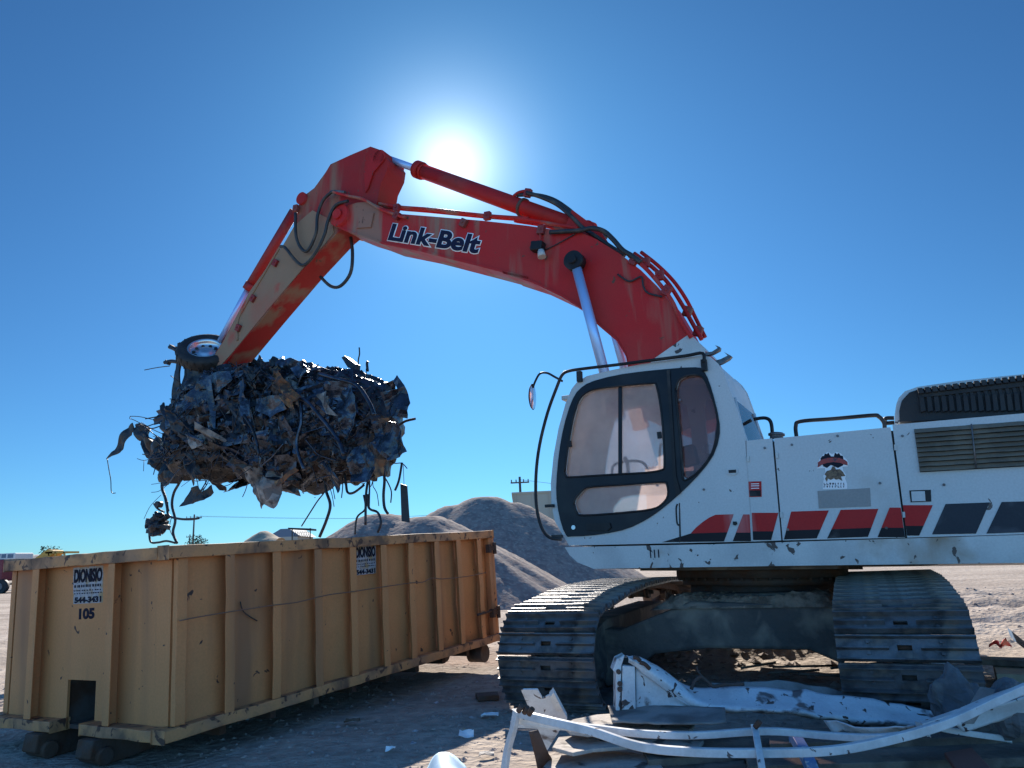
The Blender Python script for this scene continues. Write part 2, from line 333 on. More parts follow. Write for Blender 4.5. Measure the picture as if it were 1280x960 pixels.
g.add([(x, y, ground_h(x, y)) for y in gy for x in gx], [(j*nx+i, j*nx+i+1, (j+1)*nx+i+1, (j+1)*nx+i) for j in range(len(gy)-1) for i in range(nx-1)], 0, True)
def ground_mat():
    m = bpy.data.materials.new('dusty_dirt'); m.use_nodes = True; t = m.node_tree; N = t.nodes; L = t.links; b = N['Principled BSDF']
    b.inputs['Roughness'].default_value = 1; b.inputs['Specular IOR Level'].default_value = .08
    co = N.new('ShaderNodeTexCoord').outputs['Object']
    def nz(sc, det, vec=co, dist=0):
        n = N.new('ShaderNodeTexNoise'); n.inputs['Scale'].default_value = sc; n.inputs['Detail'].default_value = det; n.inputs['Distortion'].default_value = dist; L.new(vec, n.inputs['Vector']); return n.outputs['Fac']
    def rp(f, *st):
        r = N.new('ShaderNodeValToRGB'); L.new(f, r.inputs[0]); e = r.color_ramp.elements
        e[0].position, e[0].color = st[0][0], (*st[0][1], 1); e[1].position, e[1].color = st[-1][0], (*st[-1][1], 1)
        for p, c in st[1:-1]: k = e.new(p); k.color = (*c, 1)
        return r.outputs[0]
    mp = N.new('ShaderNodeMapping'); mp.inputs['Scale'].default_value = (.25, 1.0, 1); L.new(co, mp.inputs['Vector'])
    a = rp(nz(.55, 9, mp.outputs[0], .6), (.3, (.32, .265, .22)), (.5, (.44, .37, .31)), (.72, (.58, .50, .42)))
    c = rp(nz(7, 8), (.35, (.62, .6, .6)), (.65, (1, 1, 1)))
    x = N.new('ShaderNodeMix'); x.data_type = 'RGBA'; x.blend_type = 'MULTIPLY'; x.inputs[0].default_value = .75; L.new(a, x.inputs[6]); L.new(c, x.inputs[7])
    vo = N.new('ShaderNodeTexVoronoi'); vo.inputs['Scale'].default_value = 26; L.new(co, vo.inputs['Vector'])
    pb = rp(vo.outputs['Distance'], (.05, (.72, .70, .68)), (.32, (1, 1, 1)))
    y = N.new('ShaderNodeMix'); y.data_type = 'RGBA'; y.blend_type = 'MULTIPLY'; y.inputs[0].default_value = .5; L.new(x.outputs[2], y.inputs[6]); L.new(pb, y.inputs[7])
    L.new(y.outputs[2], b.inputs['Base Color'])
    h1 = nz(14, 10); ad = N.new('ShaderNodeMath'); ad.operation = 'ADD'; L.new(h1, ad.inputs[0])
    h2 = nz(2.2, 6, mp.outputs[0]); L.new(h2, ad.inputs[1])
    bp = N.new('ShaderNodeBump'); bp.inputs['Strength'].default_value = .9; bp.inputs['Distance'].default_value = .05; L.new(ad.outputs[0], bp.inputs['Height']); L.new(bp.outputs[0], b.inputs['Normal'])
    return m
M_['ground'] = ground_mat()
tag(g.build('ground', 'ground'), None, None, kind='structure')

# ================================================================== GRAVEL PILES
def pile(name, label, peaks, slope, x0, x1, y0, y1, st, seed):
    xs = [x0+i*st for i in range(int((x1-x0)/st)+1)]; ys = [y0+i*st for i in range(int((y1-y0)/st)+1)]
    P = []
    for y in ys:
        for x in xs:
            h = -9
            for px, py, pz, rr in peaks:
                d = math.hypot(x-px, y-py); n = noise.noise(V((x*.3, y*.3, seed)))*.5
                a = math.atan2(y-py, x-px)
                dd = max(0, d-rr); h = max(h, pz-slope*math.sqrt(dd*dd+.15)+.12*slope*n*2+.03*noise.noise(V((a*5, seed, 0)))*min(dd, 3))
            h += .03*noise.noise(V((x*1.1, y*1.1, seed)))+.035*noise.noise(V((x*6, y*6, seed)))+.02*noise.noise(V((x*14, y*14, seed)))
            P.append(V((x, y, max(h, -.15))))
    n = len(xs); m = MB()
    fs = [(j*n+i, j*n+i+1, (j+1)*n+i+1, (j+1)*n+i) for j in range(len(ys)-1) for i in range(n-1)]
    fs = [f for f in fs if max(P[k].z for k in f) > -.14]
    m.add(P, fs, 0, True); o = m.build(name, 'gravel'); return tag(o, label, 'gravel pile', 'gravel piles behind the container')
def pk(px, py, Y, r=.4):
    p = at_y(px, py, Y); return (p.x, p.y, p.z, r)
pile('gravel_pile', 'smaller gravel pile right behind the yellow container, with a sunlit right flank', [pk(478, 634, 23.5, .35), pk(530, 636, 23, .35), pk(560, 652, 22.0, .1)], .63, -12, 6, 15, 31, .11, 3)
pile('gravel_pile', 'larger dark gravel pile rising behind the smaller one, between container and excavator cab', [pk(568, 624, 32, .3), pk(604, 614, 32, .45), pk(640, 621, 32, .2)], .68, -12, 12, 21, 44, .15, 9)

# ================================================================== EXCAVATOR
Lw = V((-0.87154661, 0.48994177, 0.0190674)); T = V((0.48880617, 0.87125764, -0.04448201)); U = V((0.03840622, 0.02944788, 0.99882821))
A0 = CAM+ray(710, 690)/F*7.35
HW = 1.40     # half width of the house
sw = on_plane(947, 715, A0+T*HW, T)          # swivel centre
O = V((sw.x, sw.y, 0.0)); O -= T*((O-(A0+T*HW)).dot(T))
MW = frame(O, -Lw, T, U); MI = MW.inverted()
def M(px, py, d=0.0):
    """point of the excavator at depth d behind the near side of its house, in the excavator's own axes"""
    return MI @ on_plane(px, py, A0+T*d, T)
def Ms(pts, d=0.0): return [M(x, y, d) for x, y in pts]
def cr(sc, ox, oy): return lambda pts: [(ox+x/sc, oy+y/sc) for x, y in pts]
c2 = cr(3.2, 260, 160); c3 = cr(3.4286, 600, 200); c4 = cr(3.2, 640, 420); c5 = cr(3.368, 900, 440); c8 = cr(5.333, 1100, 440); cu_ = cr(3.765, 720, 690)
ex = thing('excavator', 'large red and white tracked excavator holding a crushed car up on its boom', 'excavator', MW)
YN = -HW
def side(name, px, m, t=.006, proud=.004, holes=(), smooth=0, bevel=0.0, parent=ex, d=0.0):
    return plate(name, Ms(px, d), [Ms(h, d) for h in holes], YN+d-proud-t, YN+d-proud, m, parent, bevel, smooth)
def solid(name, px, m, d0, d1, bevel=.012, parent=ex, smooth=0, holes=()):
    """outline seen on the plane at depth d0, going back to depth d1"""
    return plate(name, Ms(px, d0), [Ms(h, d0) for h in holes], YN+d0, YN+d1, m, parent, bevel, smooth)

# --- tracks (own frame: the house is swung a few degrees off the tracks)
La = V((-.90985469, .41492704, 0)); Ta = V((.41492704, .90985469, 0))
def track_path(n):
    r = .40; L0, L1 = .44, 4.5; raw = []
    import math as m_
    def arc(cy, cz, a0, a1, k=14): return [(cy+r*m_.cos(a0+(a1-a0)*i/k), cz+r*m_.sin(a0+(a1-a0)*i/k)) for i in range(k+1)]
    raw += arc(L0, r+.02, R(270), R(100))[0:]           # near end, going up
    raw += [(1.25, .905), (1.9, .935), (3.0, .935), (3.8, .90)]
    raw += arc(L1, r+.02, R(85), R(-90))
    raw.append(raw[0]); seg = [0]
    for a, b in zip(raw, raw[1:]): seg.append(seg[-1]+m_.dist(a, b))
    out = []
    for k in range(n):
        s = seg[-1]*k/n
        i = max(j for j in range(len(seg)) if seg[j] <= s+1e-9); i = min(i, len(raw)-2)
        t = (s-seg[i])/max(seg[i+1]-seg[i], 1e-9); a, b = raw[i], raw[i+1]
        out.append((a[0]+(b[0]-a[0])*t, a[1]+(b[1]-a[1])*t, m_.atan2(b[1]-a[1], b[0]-a[0])))
    return out, seg[-1]/n
NS = 54; path, pitch = track_path(NS)
TW = .88
shoe = MB()
hp = pitch*.472
shoe.box((-TW/4-.023, 0, -.008), (TW/2-.046, hp*2, .016)); shoe.box((TW/4+.023, 0, -.008), (TW/2-.046, hp*2, .016))
shoe.box((0, -hp*.60, -.008), (.091, hp*.78, .016)); shoe.box((0, hp*.60, -.008), (.091, hp*.78, .016))
for gy_, gh in ((-hp*.94, .042), (-hp*.08, .038), (hp*.78, .042)):
    prof = [(-.010, 0), (-.005, gh), (.005, gh), (.010, 0)]
    if abs(gy_) < hp*.3:
        for xa, xb in ((-TW/2, -.10), (.10, TW/2)): shoe.prism([(xa, gy_+p, z) for p, z in prof], (xb-xa, 0, 0))
    else: shoe.prism([(-TW/2, gy_+p, z) for p, z in prof], (TW, 0, 0))
for bx in (-.23, .23):
    for by in (-.04, .04): shoe.cyl((bx, by, 0), (bx, by, .014), .014, n=6)
link_ = MB(); link_.cyl((-.12, pitch*.1, -.055), (.12, pitch*.1, -.055), .022, n=8)
for bx in (-.11, .11): link_.box((bx, 0, -.055), (.035, pitch*1.02, .075)); link_.cyl((bx-.02, pitch/2, -.06), (bx+.02, pitch/2, -.06), .036, n=10)
def roller_mb(r, w):
    m = MB(); m.cyl((-w/2, 0, 0), (w/2, 0, 0), r*.8, n=20); m.cyl((-w/2, 0, 0), (-w/2+.05, 0, 0), r, n=20); m.cyl((w/2-.05, 0, 0), (w/2, 0, 0), r, n=20); m.cyl((-w/2-.05, 0, 0), (w/2+.05, 0, 0), r*.35, n=12); return m
protos = {}
for ti, (lx, ty, lab) in enumerate(((-2.56, 5.98, 'track on the container side, sunlit along its top'), (.17, 5.92, 'track nearer the right edge, fully in shade'))):
    base = -La*lx*1.0*1.0; P = (-La)*lx+Ta*ty; fw = frame(P, -La, Ta, V((0, 0, 1)))
    tr = MB()
    # side frame of the track: closed box beam with sloped top and yokes at both ends
    prof = [(.50, .22), (.50, .50), (.95, .60), (1.3, .66), (3.6, .66), (4.1, .58), (4.15, .24), (3.9, .17), (.8, .17)]
    tr.prism([(-.17, a, b) for a, b in prof], (.34, 0, 0))
    track = tr.build('track', 'frame', ex, MI @ fw, bevel=.015); track['label'] = lab
    for k, (py_, pz_, an) in enumerate(path):
        t0 = Matrix.Translation((random.uniform(-.004, .004), py_, pz_)) @ Matrix.Rotation(an+math.pi+random.uniform(-.02, .02), 4, 'X')
        t0 = Matrix.Translation((0, py_, pz_)) @ Matrix.Rotation(an, 4, 'X')
        # outward normal must point away from the loop
        if (t0.to_3x3() @ V((0, 0, 1))).dot(V((0, py_-2.45, (pz_-.5)*6))) < 0: t0 = t0 @ Matrix.Rotation(math.pi, 4, 'Y')
        if 'shoe' not in protos:
            a = shoe.build('track_shoe', 'steel', track, t0); b = link_.build('chain_link', 'rustmetal', track, t0); protos['shoe'] = a; protos['link'] = b
        else:
            for q in ('shoe', 'link'):
                c = protos[q].copy(); col.objects.link(c); c.parent = track; c.matrix_basis = t0
    def sub(name, mb, mtl, loc):
        if name in protos: c = protos[name].copy(); col.objects.link(c); c.parent = track
        else: c = mb().build(name, mtl, track); protos[name] = c
        c.matrix_basis = Matrix.Translation(loc); return c
    def idler():
        m = MB(); m.lathe((-.15, 0, 0), (1, 0, 0), [(0, .02), (0, .10), (.03, .12), (.05, .27), (.02, .29), (.02, .35), (.28, .35), (.28, .29), (.25, .27), (.27, .12), (.3, .10), (.3, .02)], 32); return m
    def sprocket():
        m = MB(); m.lathe((-.2, 0, 0), (1, 0, 0), [(0, .01), (0, .2), (.12, .26), (.28, .26), (.4, .2), (.4, .01)], 28)
        for k in range(17): a = 2*math.pi*k/17; m.box((0, math.cos(a)*.32, math.sin(a)*.32), (.07, .07, .12), Matrix.Rotation(a-math.pi/2, 3, 'X'))
        m.cyl((-.035, 0, 0), (.035, 0, 0), .30, n=34); return m
    sub('idler_wheel', idler, 'frame', (0, .44, .42)); sub('sprocket', sprocket, 'frame', (0, 4.5, .42))
    for k in range(7): sub('track_roller', lambda: roller_mb(.10, .3), 'frame', (0, 1.0+k*.48, .17))
    for k in range(2): sub('carrier_roller', lambda: roller_mb(.075, .26), 'frame', (0, 1.6+k*1.5, .80))
# --- car body between the tracks and swivel
FU = frame(V((0, 0, 0)), -La, Ta, V((0, 0, 1)))
cb = MB()
FUi = FU.inverted()
ou = [(747, 786), (773, 788), (823, 768), (862, 752), (1035, 756), (1056, 766), (1056, 832), (1012, 813), (885, 811), (818, 818), (760, 860), (750, 850)]
ctr = FUi @ O
pts = [FUi @ on_plane(x, y, Ta*(7.15), Ta) for x, y in ou]
cb.prism(pts, (0, .30, 0)); cb.box((ctr.x, 8.35, .72), (1.1, 1.9, .30))
cb.build('car_body', 'frame', ex, MI @ FU, bevel=.03)
cd_ = MB(); rn = random.Random(4)
n = 90; row = []
for j in range(36):
    for i in range(n):
        x = (i/(n-1)-.5)*1.75; y = 7.13+j*.035; e = min(1, (1-abs(x)/.88)*5+.02)*min(1, (j)/4+.1)
        row.append((ctr.x+x, y, pts[4].z-.03+.13*e*(.75+.45*noise.noise(V((x*3, y*3, 1)))+.25*noise.noise(V((x*11, y*11, 1)))+.15*noise.noise(V((x*31, y*31, 1))))))
cd_.add(row, [(j*n+i, j*n+i+1, (j+1)*n+i+1, (j+1)*n+i) for j in range(35) for i in range(n-1)], 0, False)
cd_.build('caked_dirt', 'mud', ex, MI @ FU)
cyl_m = MB(); r0 = M(845, 712, 1.4); r1 = M(1050, 712, 1.4)
zt = M(947, 709, 1.4-.8).z; cyc = V((0, 0, 0))
cyl_m.cyl((0, 0, zt-.10), (0, 0, zt+.02), .86, n=48); cyl_m.cyl((0, 0, zt-.17), (0, 0, zt-.10), .80, n=48)
cyl_m.cyl((0, 0, zt-.42), (0, 0, zt-.17), .72, n=48)
for k in range(40): a = 2*math.pi*k/40; cyl_m.cyl((.83*math.cos(a), .83*math.sin(a), zt-.125), (.83*math.cos(a), .83*math.sin(a), zt-.095), .017, n=6)
cyl_m.build('swing_bearing', 'rustmetal', ex)

# --- house deck
deck = [(706, 684), (900, 680), (1100, 674), (1330, 667), (1330, 703), (1000, 707), (742, 711), (722, 703), (712, 694)]
solid('deck', deck, 'white_deck', 0, 2.8, .02)
dz = M(900, 708, 0).z
mb = MB(); mb.box((0, 0, dz-.005), (1.8, 2.3, .05)); mb.build('deck_underframe', 'frame', ex)
solid('side_door', [(931.5, 551), (965, 548), (976.5, 675.5), (940.5, 677)], 'white', .0, .95, .01)
solid('side_door', [(967.5, 548), (1113, 534), (1131.5, 672), (978.5, 675.5)], 'white', .0, .95, .01)
solid('engine_housing', [(1115.5, 531), (1200, 523.5), (1345, 511), (1345, 666), (1134, 672)], 'white', .0, 2.75, .015)
# dark seam strips behind the gaps
solid('door_seal', [(929, 556), (1120, 538), (1136, 673), (938, 678)], 'black', .03, .93, 0)
# boom-foot housing and far side bodywork (beyond the boom)
mb = MB(); q0 = M(960, 676, 1.9); q1 = M(960, 560, 1.9)
xr = M(1115, 600, 0).x
mb.box(((xr-1.6)/2+.1, .95, (q0.z+q1.z)/2-.1), (xr+1.4, .85, q1.z-q0.z)); mb.build('far_side_housing', 'white', ex, bevel=.02)
# counterweight at the tail (outside the photograph)
mb = MB(); xc = M(1345, 600, 0).x; zz0 = M(1330, 700, 0).z; mb.box((xc+.35, 0, zz0+.62), (.7, 2.75, 1.05)); mb.build('counterweight', 'white', ex, bevel=.12)

# stripes
def stripe(q, split=.68, red=True):
    (a, b, c, d) = q      # top-left, top-right, bottom-right, bottom-left
    if not red: side('stripe', [a, b, c, d], 'stripe_grey', .002, .002); return
    l = (a[0]+(d[0]-a[0])*split, a[1]+(d[1]-a[1])*split); r = (b[0]+(c[0]-b[0])*split, b[1]+(c[1]-b[1])*split)
    side('stripe', [a, b, r, l], 'stripe_red', .002, .002); side('stripe', [l, r, c, d], 'stripe_black', .002, .002)
def cut(q, xs):   # split a parallelogram at a door gap given as (top x, bottom x)
    (a, b, c, d) = q; g = 1.3
    yt, yb = (a[1]+b[1])/2, (c[1]+d[1])/2
    stripe((a, (xs[0]-g, a[1]), (xs[1]-g, d[1]), d)); stripe(((xs[0]+g, b[1]), b, c, (xs[1]+g, c[1])))
cut(((929, 643), (973, 641), (964, 675), (916, 676.5)), (938.4, 940.2))
stripe(((989, 639.5), (1036, 638), (1021, 673), (975+5, 674.3)))
stripe(((1051, 637.3), (1098, 636), (1085, 671), (1034, 673)))
cut(((1112, 634.5), (1166, 631.5), (1149, 669.5), (1097, 671.5)), (1127.2, 1132.6))
stripe(((1182, 630), (1237, 628), (1220, 667), (1165, 668)), red=False)
stripe(((1252, 627.5), (1306, 626), (1290, 665), (1233, 667)), red=False)
side('stripe', c4([(715, 790), (735, 768), (762, 745), (790, 726), (815, 715), (887, 713), (862, 785)]), 'stripe_red', .002, .002)
side('stripe', c4([(600, 825), (715, 790), (862, 785), (848, 822)]), 'stripe_black', .002, .002)
# grille with louvres
gq = [(1142.6, 536.5), (1300, 525), (1300, 582), (1150, 590.5)]
gr = side('grille', gq, 'black', .002, .001)
G0, G1, G2, G3 = Ms(gq)
mb = MB(); NL = 9
for k in range(NL):
    t0 = k/NL; t1 = (k+.92)/NL
    a = G0.lerp(G3, t0); b = G1.lerp(G2, t0); c = G1.lerp(G2, t1); d = G0.lerp(G3, t1)
    for xx in range(12):
        f0, f1 = xx/12, (xx+1)/12; jt = lambda f: .006*noise.noise(V((f*7, k*3, 2)))
        a_, b_, c_, d_ = a.lerp(b, f0), a.lerp(b, f1), d.lerp(c, f1), d.lerp(c, f0)
        vv = [a_+V((0, -.006, jt(f0))), b_+V((0, -.006, jt(f1))), c_+V((0, -.034, jt(f1+3)-.0)), d_+V((0, -.034, jt(f0+3)))]
        mb.add(vv, [(0, 1, 2, 3)])
        mb.add([vv[3], vv[2], c_+V((0, -.006, .004)), d_+V((0, -.006, .004))], [(0, 1, 2, 3)])
mb.build('louvres', 'tan_grille', gr)
mb = MB(); mb.tube([M(1214, 531)+V((0, -.04, 0)), M(1220, 586)+V((0, -.04, 0))], .006); mb.build('wire_tie', 'steel', gr)
for hx, hy in ((969.5, 566), (975, 640), (1117.5, 556), (1128, 640), (933.5, 570)):
    side('hinge', [(hx, hy), (hx+3.2, hy-.2), (hx+3.8, hy+7), (hx+.6, hy+7.2)], 'white_deck', .012, .003, bevel=.002)
for hx, hy in ((1100, 604), (1047, 545), (990, 556), (1108, 660), (985, 662), (1128, 545), (1290, 600), (1180, 606), (956, 560), (880, 612), (850, 500)):
    p = M(hx, hy); mb = MB(); mb.cyl(p+V((0, -.002, 0)), p+V((0, -.010, 0)), .011, n=10); mb.build('bolt', 'steel', ex)
la = side('latch', [(1136.6, 613.1), (1163.6, 612.2), (1164.2, 627), (1138.4, 627.9)], 'black', .003, .002)
side('latch_plate', [(1139, 614.5), (1156, 614), (1157, 626.3), (1140, 626.8)], 'white', .006, .005, parent=la)
side('grey_tape', [(1022, 613.7), (1087.5, 610), (1088.7, 633), (1023.7, 635.6)], 'grey_patch', .002, .002)
st = side('warning_sticker', [(935.6, 602), (951.8, 601.6), (952.2, 621), (936.6, 621.4)], 'stripe_red', .002, .002)
side('sticker_panel', [(936.8, 613), (951, 612.8), (951.2, 620.3), (937.6, 620.6)], 'stripe_black', .001, .005, parent=st)
for yy in (604.5, 607, 610): side('sticker_print', [(939, yy), (949, yy-.2), (949, yy+.8), (939, yy+1)], 'letter_white', .001, .005, parent=st)
side('door_handle', [(908, 586), (914, 584.5), (922, 585.5), (923, 591), (918, 594), (909, 593)], 'white', .008, .003, bevel=.003)
side('door_handle_slot', [(911, 587.8), (920.5, 587.2), (920.5, 591), (911.5, 591.5)], 'black', .004, .012)
side('plug', [(916.5, 652), (921, 652), (922, 655), (919.5, 657), (916.5, 656)], 'black', .012, .003)
# crest sticker
k7 = cr(8, 980, 540)
cs = side('crest_sticker', k7([(330, 365), (328, 330), (345, 295), (360, 262), (395, 222), (440, 198), (480, 222), (520, 198), (570, 215), (612, 262), (632, 280), (648, 310), (640, 345), (585, 348), (592, 385), (622, 430), (612, 465), (632, 520), (632, 568), (388, 572), (388, 520), (400, 470), (392, 440), (415, 400), (410, 362)]), 'letter_white', .001, .002)
side('crest_wreath', k7([(370, 300), (365, 265), (385, 240), (400, 240), (410, 215), (430, 222), (445, 205), (455, 225), (470, 245), (500, 245), (510, 205), (530, 222), (550, 210), (565, 235), (590, 240), (595, 270), (605, 300), (590, 335), (560, 350), (540, 360), (470, 330), (430, 360), (395, 345)]), 'sk_dark', .001, .004, parent=cs)
side('crest_banner', k7([(335, 355), (340, 305), (375, 278), (430, 262), (490, 256), (560, 262), (610, 280), (635, 300), (638, 335), (600, 325), (560, 308), (490, 302), (430, 310), (385, 325), (350, 350)]), 'sk_red', .001, .006, parent=cs)
side('crest_bird', k7([(405, 425), (430, 390), (470, 380), (485, 345), (505, 345), (520, 375), (560, 372), (590, 400), (615, 440), (570, 445), (585, 490), (550, 470), (520, 478), (500, 462), (470, 480), (440, 465), (430, 500), (412, 470), (425, 440)]), 'sk_brown', .001, .006, parent=cs)
rr_ = random.Random(5)
for row_, yb in enumerate((508, 536)):
    for k in range(8):
        x = 398+k*28; w = rr_.choice((10, 16, 20)); h = 20
        sh = rr_.choice(([(x, yb), (x+w, yb), (x+w, yb+6), (x+6, yb+6), (x+6, yb+h), (x, yb+h)], [(x, yb), (x+6, yb), (x+6, yb+h-6), (x+w, yb+h-6), (x+w, yb+h), (x, yb+h)], [(x, yb), (x+w, yb), (x+w*.6, yb+h), (x+w*.2, yb+h)]))
        side('crest_print', k7(sh), 'navy', .001, .004, parent=cs)
put_text('number_mark', '111', M(813, 697.5, 0), M(824.5, 697, 0), .075, 'ink', ex, (0, -1, 0), .02, .004)
# chips of black along the deck
# --- cab
shell = c4([(228, 838), (205, 800), (172, 742), (158, 680), (155, 590), (166, 480), (186, 370), (214, 270), (238, 212), (262, 182), (300, 160), (400, 136), (520, 112), (660, 92), (762, 78), (795, 84), (822, 108), (845, 142), (880, 240), (915, 340), (938, 412), (940, 500), (952, 660), (962, 822)])
door = c4([(218, 797), (196, 740), (180, 650), (181, 560), (194, 440), (216, 335), (246, 250), (278, 208), (330, 180), (450, 152), (620, 133), (735, 126), (768, 140), (795, 200), (824, 310), (832, 390), (806, 478), (744, 560), (662, 640), (590, 700), (520, 745), (440, 778), (330, 797), (240, 802)])
win1 = c4([(213, 545), (222, 470), (240, 360), (262, 275), (285, 238), (330, 214), (420, 202), (556, 190), (580, 202), (598, 300), (607, 400), (611, 515), (600, 536), (540, 547), (400, 555), (240, 565), (220, 562)])
win2 = c4([(656, 215), (668, 178), (700, 160), (745, 157), (772, 176), (800, 240), (822, 320), (822, 395), (800, 470), (755, 535), (704, 574), (684, 562), (676, 430), (662, 290)])
win3 = c4([(250, 672), (256, 650), (290, 612), (330, 602), (460, 594), (600, 585), (620, 592), (625, 638), (602, 672), (560, 693), (460, 706), (290, 718), (262, 706)])
DC = 1.02
cabp = side('cab', shell, 'white', .05, -.05, holes=(win1, win2, win3), bevel=.012)
side('cab_far_wall', shell, 'white', .05, -.05, holes=(win1, win2, win3), parent=cabp, d=DC) if False else plate('cab_far_wall', Ms(shell), [Ms(win1), Ms(win2), Ms(win3)], YN+DC-.05, YN+DC, 'white', cabp, .01)
S = Ms(shell); n = len(S)
def strip(idx, name, m, y0=YN+.045, y1=YN+DC-.045, t=.035, parent=cabp):
    mb = MB()
    cen = V((sum(p.x for p in S)/n, 0, sum(p.z for p in S)/n))
    o_, i_ = [], []
    for k in idx:
        p = S[k]; a = S[(k-1) % n]; b = S[(k+1) % n]; tg = V((b.x-a.x, 0, b.z-a.z)).normalized(); nn = V((tg.z, 0, -tg.x))
        if nn.dot(cen-V((p.x, 0, p.z))) < 0: nn = -nn
        o_.append(V((p.x, 0, p.z))+nn*.006); i_.append(V((p.x, 0, p.z))+nn*(t+.006))
    k = len(o_); vv = [V((p.x, y0, p.z)) for p in o_]+[V((p.x, y1, p.z)) for p in o_]+[V((p.x, y0, p.z)) for p in i_]+[V((p.x, y1, p.z)) for p in i_]
    fs = []
    for j in range(k-1): fs += [(j, j+1, k+j+1, k+j), (2*k+j, 3*k+j, 3*k+j+1, 2*k+j+1), (j, 2*k+j, 2*k+j+1, j+1), (k+j, k+j+1, 3*k+j+1, 3*k+j)]
    fs += [(0, k, 3*k, 2*k), (k-1, 3*k-1, 4*k-1, 2*k-1)]
    mb.add(vv, fs, 0, False); return mb.build(name, m, parent)
strip(range(9, 19), 'cab_roof', 'white')
strip(range(0, 5), 'cab_front_lower', 'white')
strip(range(4, 10), 'windscreen', 'glass', t=.006)
strip(range(17, 21), 'rear_window', 'glass', t=.02) if False else None
strip(range(18, 22), 'rear_window', 'glass_dark', t=.01)
strip(range(21, 24), 'cab_rear_wall', 'white')
mb = MB(); mb.box(((S[0].x+S[-1].x)/2, YN+DC/2, S[0].z+.03), (S[-1].x-S[0].x-.08, DC-.1, .06)); mb.build('cab_floor', 'black', cabp)
# rear window surround
mb = MB()
for y_ in (YN+.09, YN+DC-.09):
    mb.tube([S[18]+V((-.0, y_-S[18].y, 0)), S[21]+V((0, y_-S[21].y, 0))], .02, 6, curve=False)
mb.build('rear_window_frame', 'white', cabp)
dr = side('cab_door', door, 'cab_black', .010, .003, holes=(win1, win2, win3), smooth=2, parent=ex, bevel=.003)
for nm, wn, gm in (('front_side_window', win1, 'glass'), ('rear_side_window', win2, 'glass_dark'), ('lower_side_window', win3, 'glass')):
    side(nm, wn, gm, .005, -.03, parent=dr)
    mb = MB(); pts = [p+V((0, -.012, 0)) for p in Ms(wn)]; mb.tube(pts+[pts[0]], .011, 6, sub=3); mb.build('window_seal', 'black', dr)
    plate('far_window', Ms(wn), [], YN+DC-.03, YN+DC-.025, 'glass_far', cabp)
side('window_bar', c4([(424, 203), (438, 202), (438, 549), (424, 550)]), 'cab_black', .014, -.02, parent=dr)
side('door_edge', c4([(622, 140), (634, 138), (660, 560), (678, 628), (660, 640), (648, 560)]), 'black', .02, .008, parent=dr)
for xy in (((224, 422), (240, 420), (242, 444), (227, 446)), ((583, 386), (600, 384), (602, 410), (586, 412))): side('window_latch', c4(xy), 'black', .02, .01, parent=dr)
side('door_lever', c4([(300, 752), (395, 748), (400, 768), (385, 780), (305, 778)]), 'black', .02, .012, parent=dr, bevel=.005)
mb = MB(); p = M(*c4([(249, 766)])[0]); mb.cyl(p+V((0, -.01, 0)), p+V((0, -.024, 0)), .022, n=16); mb.build('lock', 'chrome', dr)
# thin door seam line, front lower
side('panel_seam', c4([(668, 668), (672, 668), (676, 800), (673, 826), (670, 826)]), 'black', .002, .003)
mb = MB(); mb.tube(Ms(c4([(662, 672), (657, 690), (660, 745), (668, 758)])), .008); mb.build('grab_hook', 'black', ex)
# interior
mb = MB(); sx, sz = M(*c4([(740, 640)])[0]).x, M(*c4([(740, 640)])[0]).z
mb.box((sx-.12, YN+.5, sz+.05), (.5, .5, .14)); mb.box((sx+.16, YN+.5, sz+.42), (.14, .48, .66), Matrix.Rotation(R(12), 3, 'Y')); mb.box((sx+.24, YN+.5, sz+.85), (.10, .26, .2)); mb.build('seat', 'seat', cabp, bevel=.05)
mb = MB(); q_ = M(*c4([(708, 480)])[0], .25); mb.box(q_, (.16, .12, .20), Matrix.Rotation(R(-10), 3, 'Y')); mb.build('armrest', 'tan_dust', cabp, bevel=.02)
mb = MB(); mb.box((sx-.1, YN+.18, sz+.22), (.4, .1, .08)); mb.box((sx-.1, YN+.18, sz), (.3, .12, .4)); mb.box((sx-.1, YN+.84, sz), (.3, .12, .4)); mb.build('console', 'interior', cabp, bevel=.02)
mb = MB()
mb.tube(Ms(c4([(400, 560), (405, 520), (440, 504), (500, 500), (530, 512), (548, 545)]), .25), .014)
mb.tube(Ms(c4([(465, 560), (462, 510), (450, 485)]), .3), .02); mb.tube(Ms(c4([(590, 540), (592, 450), (600, 430)]), .2), .012)
mb.build('control_levers', 'black', cabp)
# roof rail, mirror, front guard rail
mb = MB(); mb.tube([p+V((0, -.045, 0)) for p in Ms(c4([(772, 112), (768, 74), (700, 84), (560, 102), (420, 120), (300, 134), (235, 144), (208, 160), (188, 205), (150, 310), (118, 440), (104, 560), (106, 680), (126, 765), (158, 806), (205, 814)]))], .017, 8, sub=4); rail = mb.build('guard_rail', 'black', ex)
mb = MB()
for xy in ((275, 165), (772, 120)):
    p = M(*c4([xy])[0]); mb = MB(); mb.box(p+V((0, -.03, 0)), (.05, .05, .11)); mb.build('rail_bracket', 'black', rail)
for xy, w_ in (((163, 680), .10), ((193, 802), .12)): mb = MB(); mb.box(M(*c4([xy])[0])+V((-.02, -.03, 0)), (w_, .03, .03)); mb.build('rail_bracket', 'black', rail)
mb = MB(); mb.tube([p+V((0, -.06, 0)) for p in Ms(c4([(212, 186), (180, 168), (150, 153), (122, 156), (104, 185), (94, 212)]))], .012, 8); arm = mb.build('mirror_arm', 'black', ex)
mb = MB(); p = M(*c4([(90, 248)])[0])+V((0, -.06, 0)); dn = V((.98, .17, -.03)).normalized()
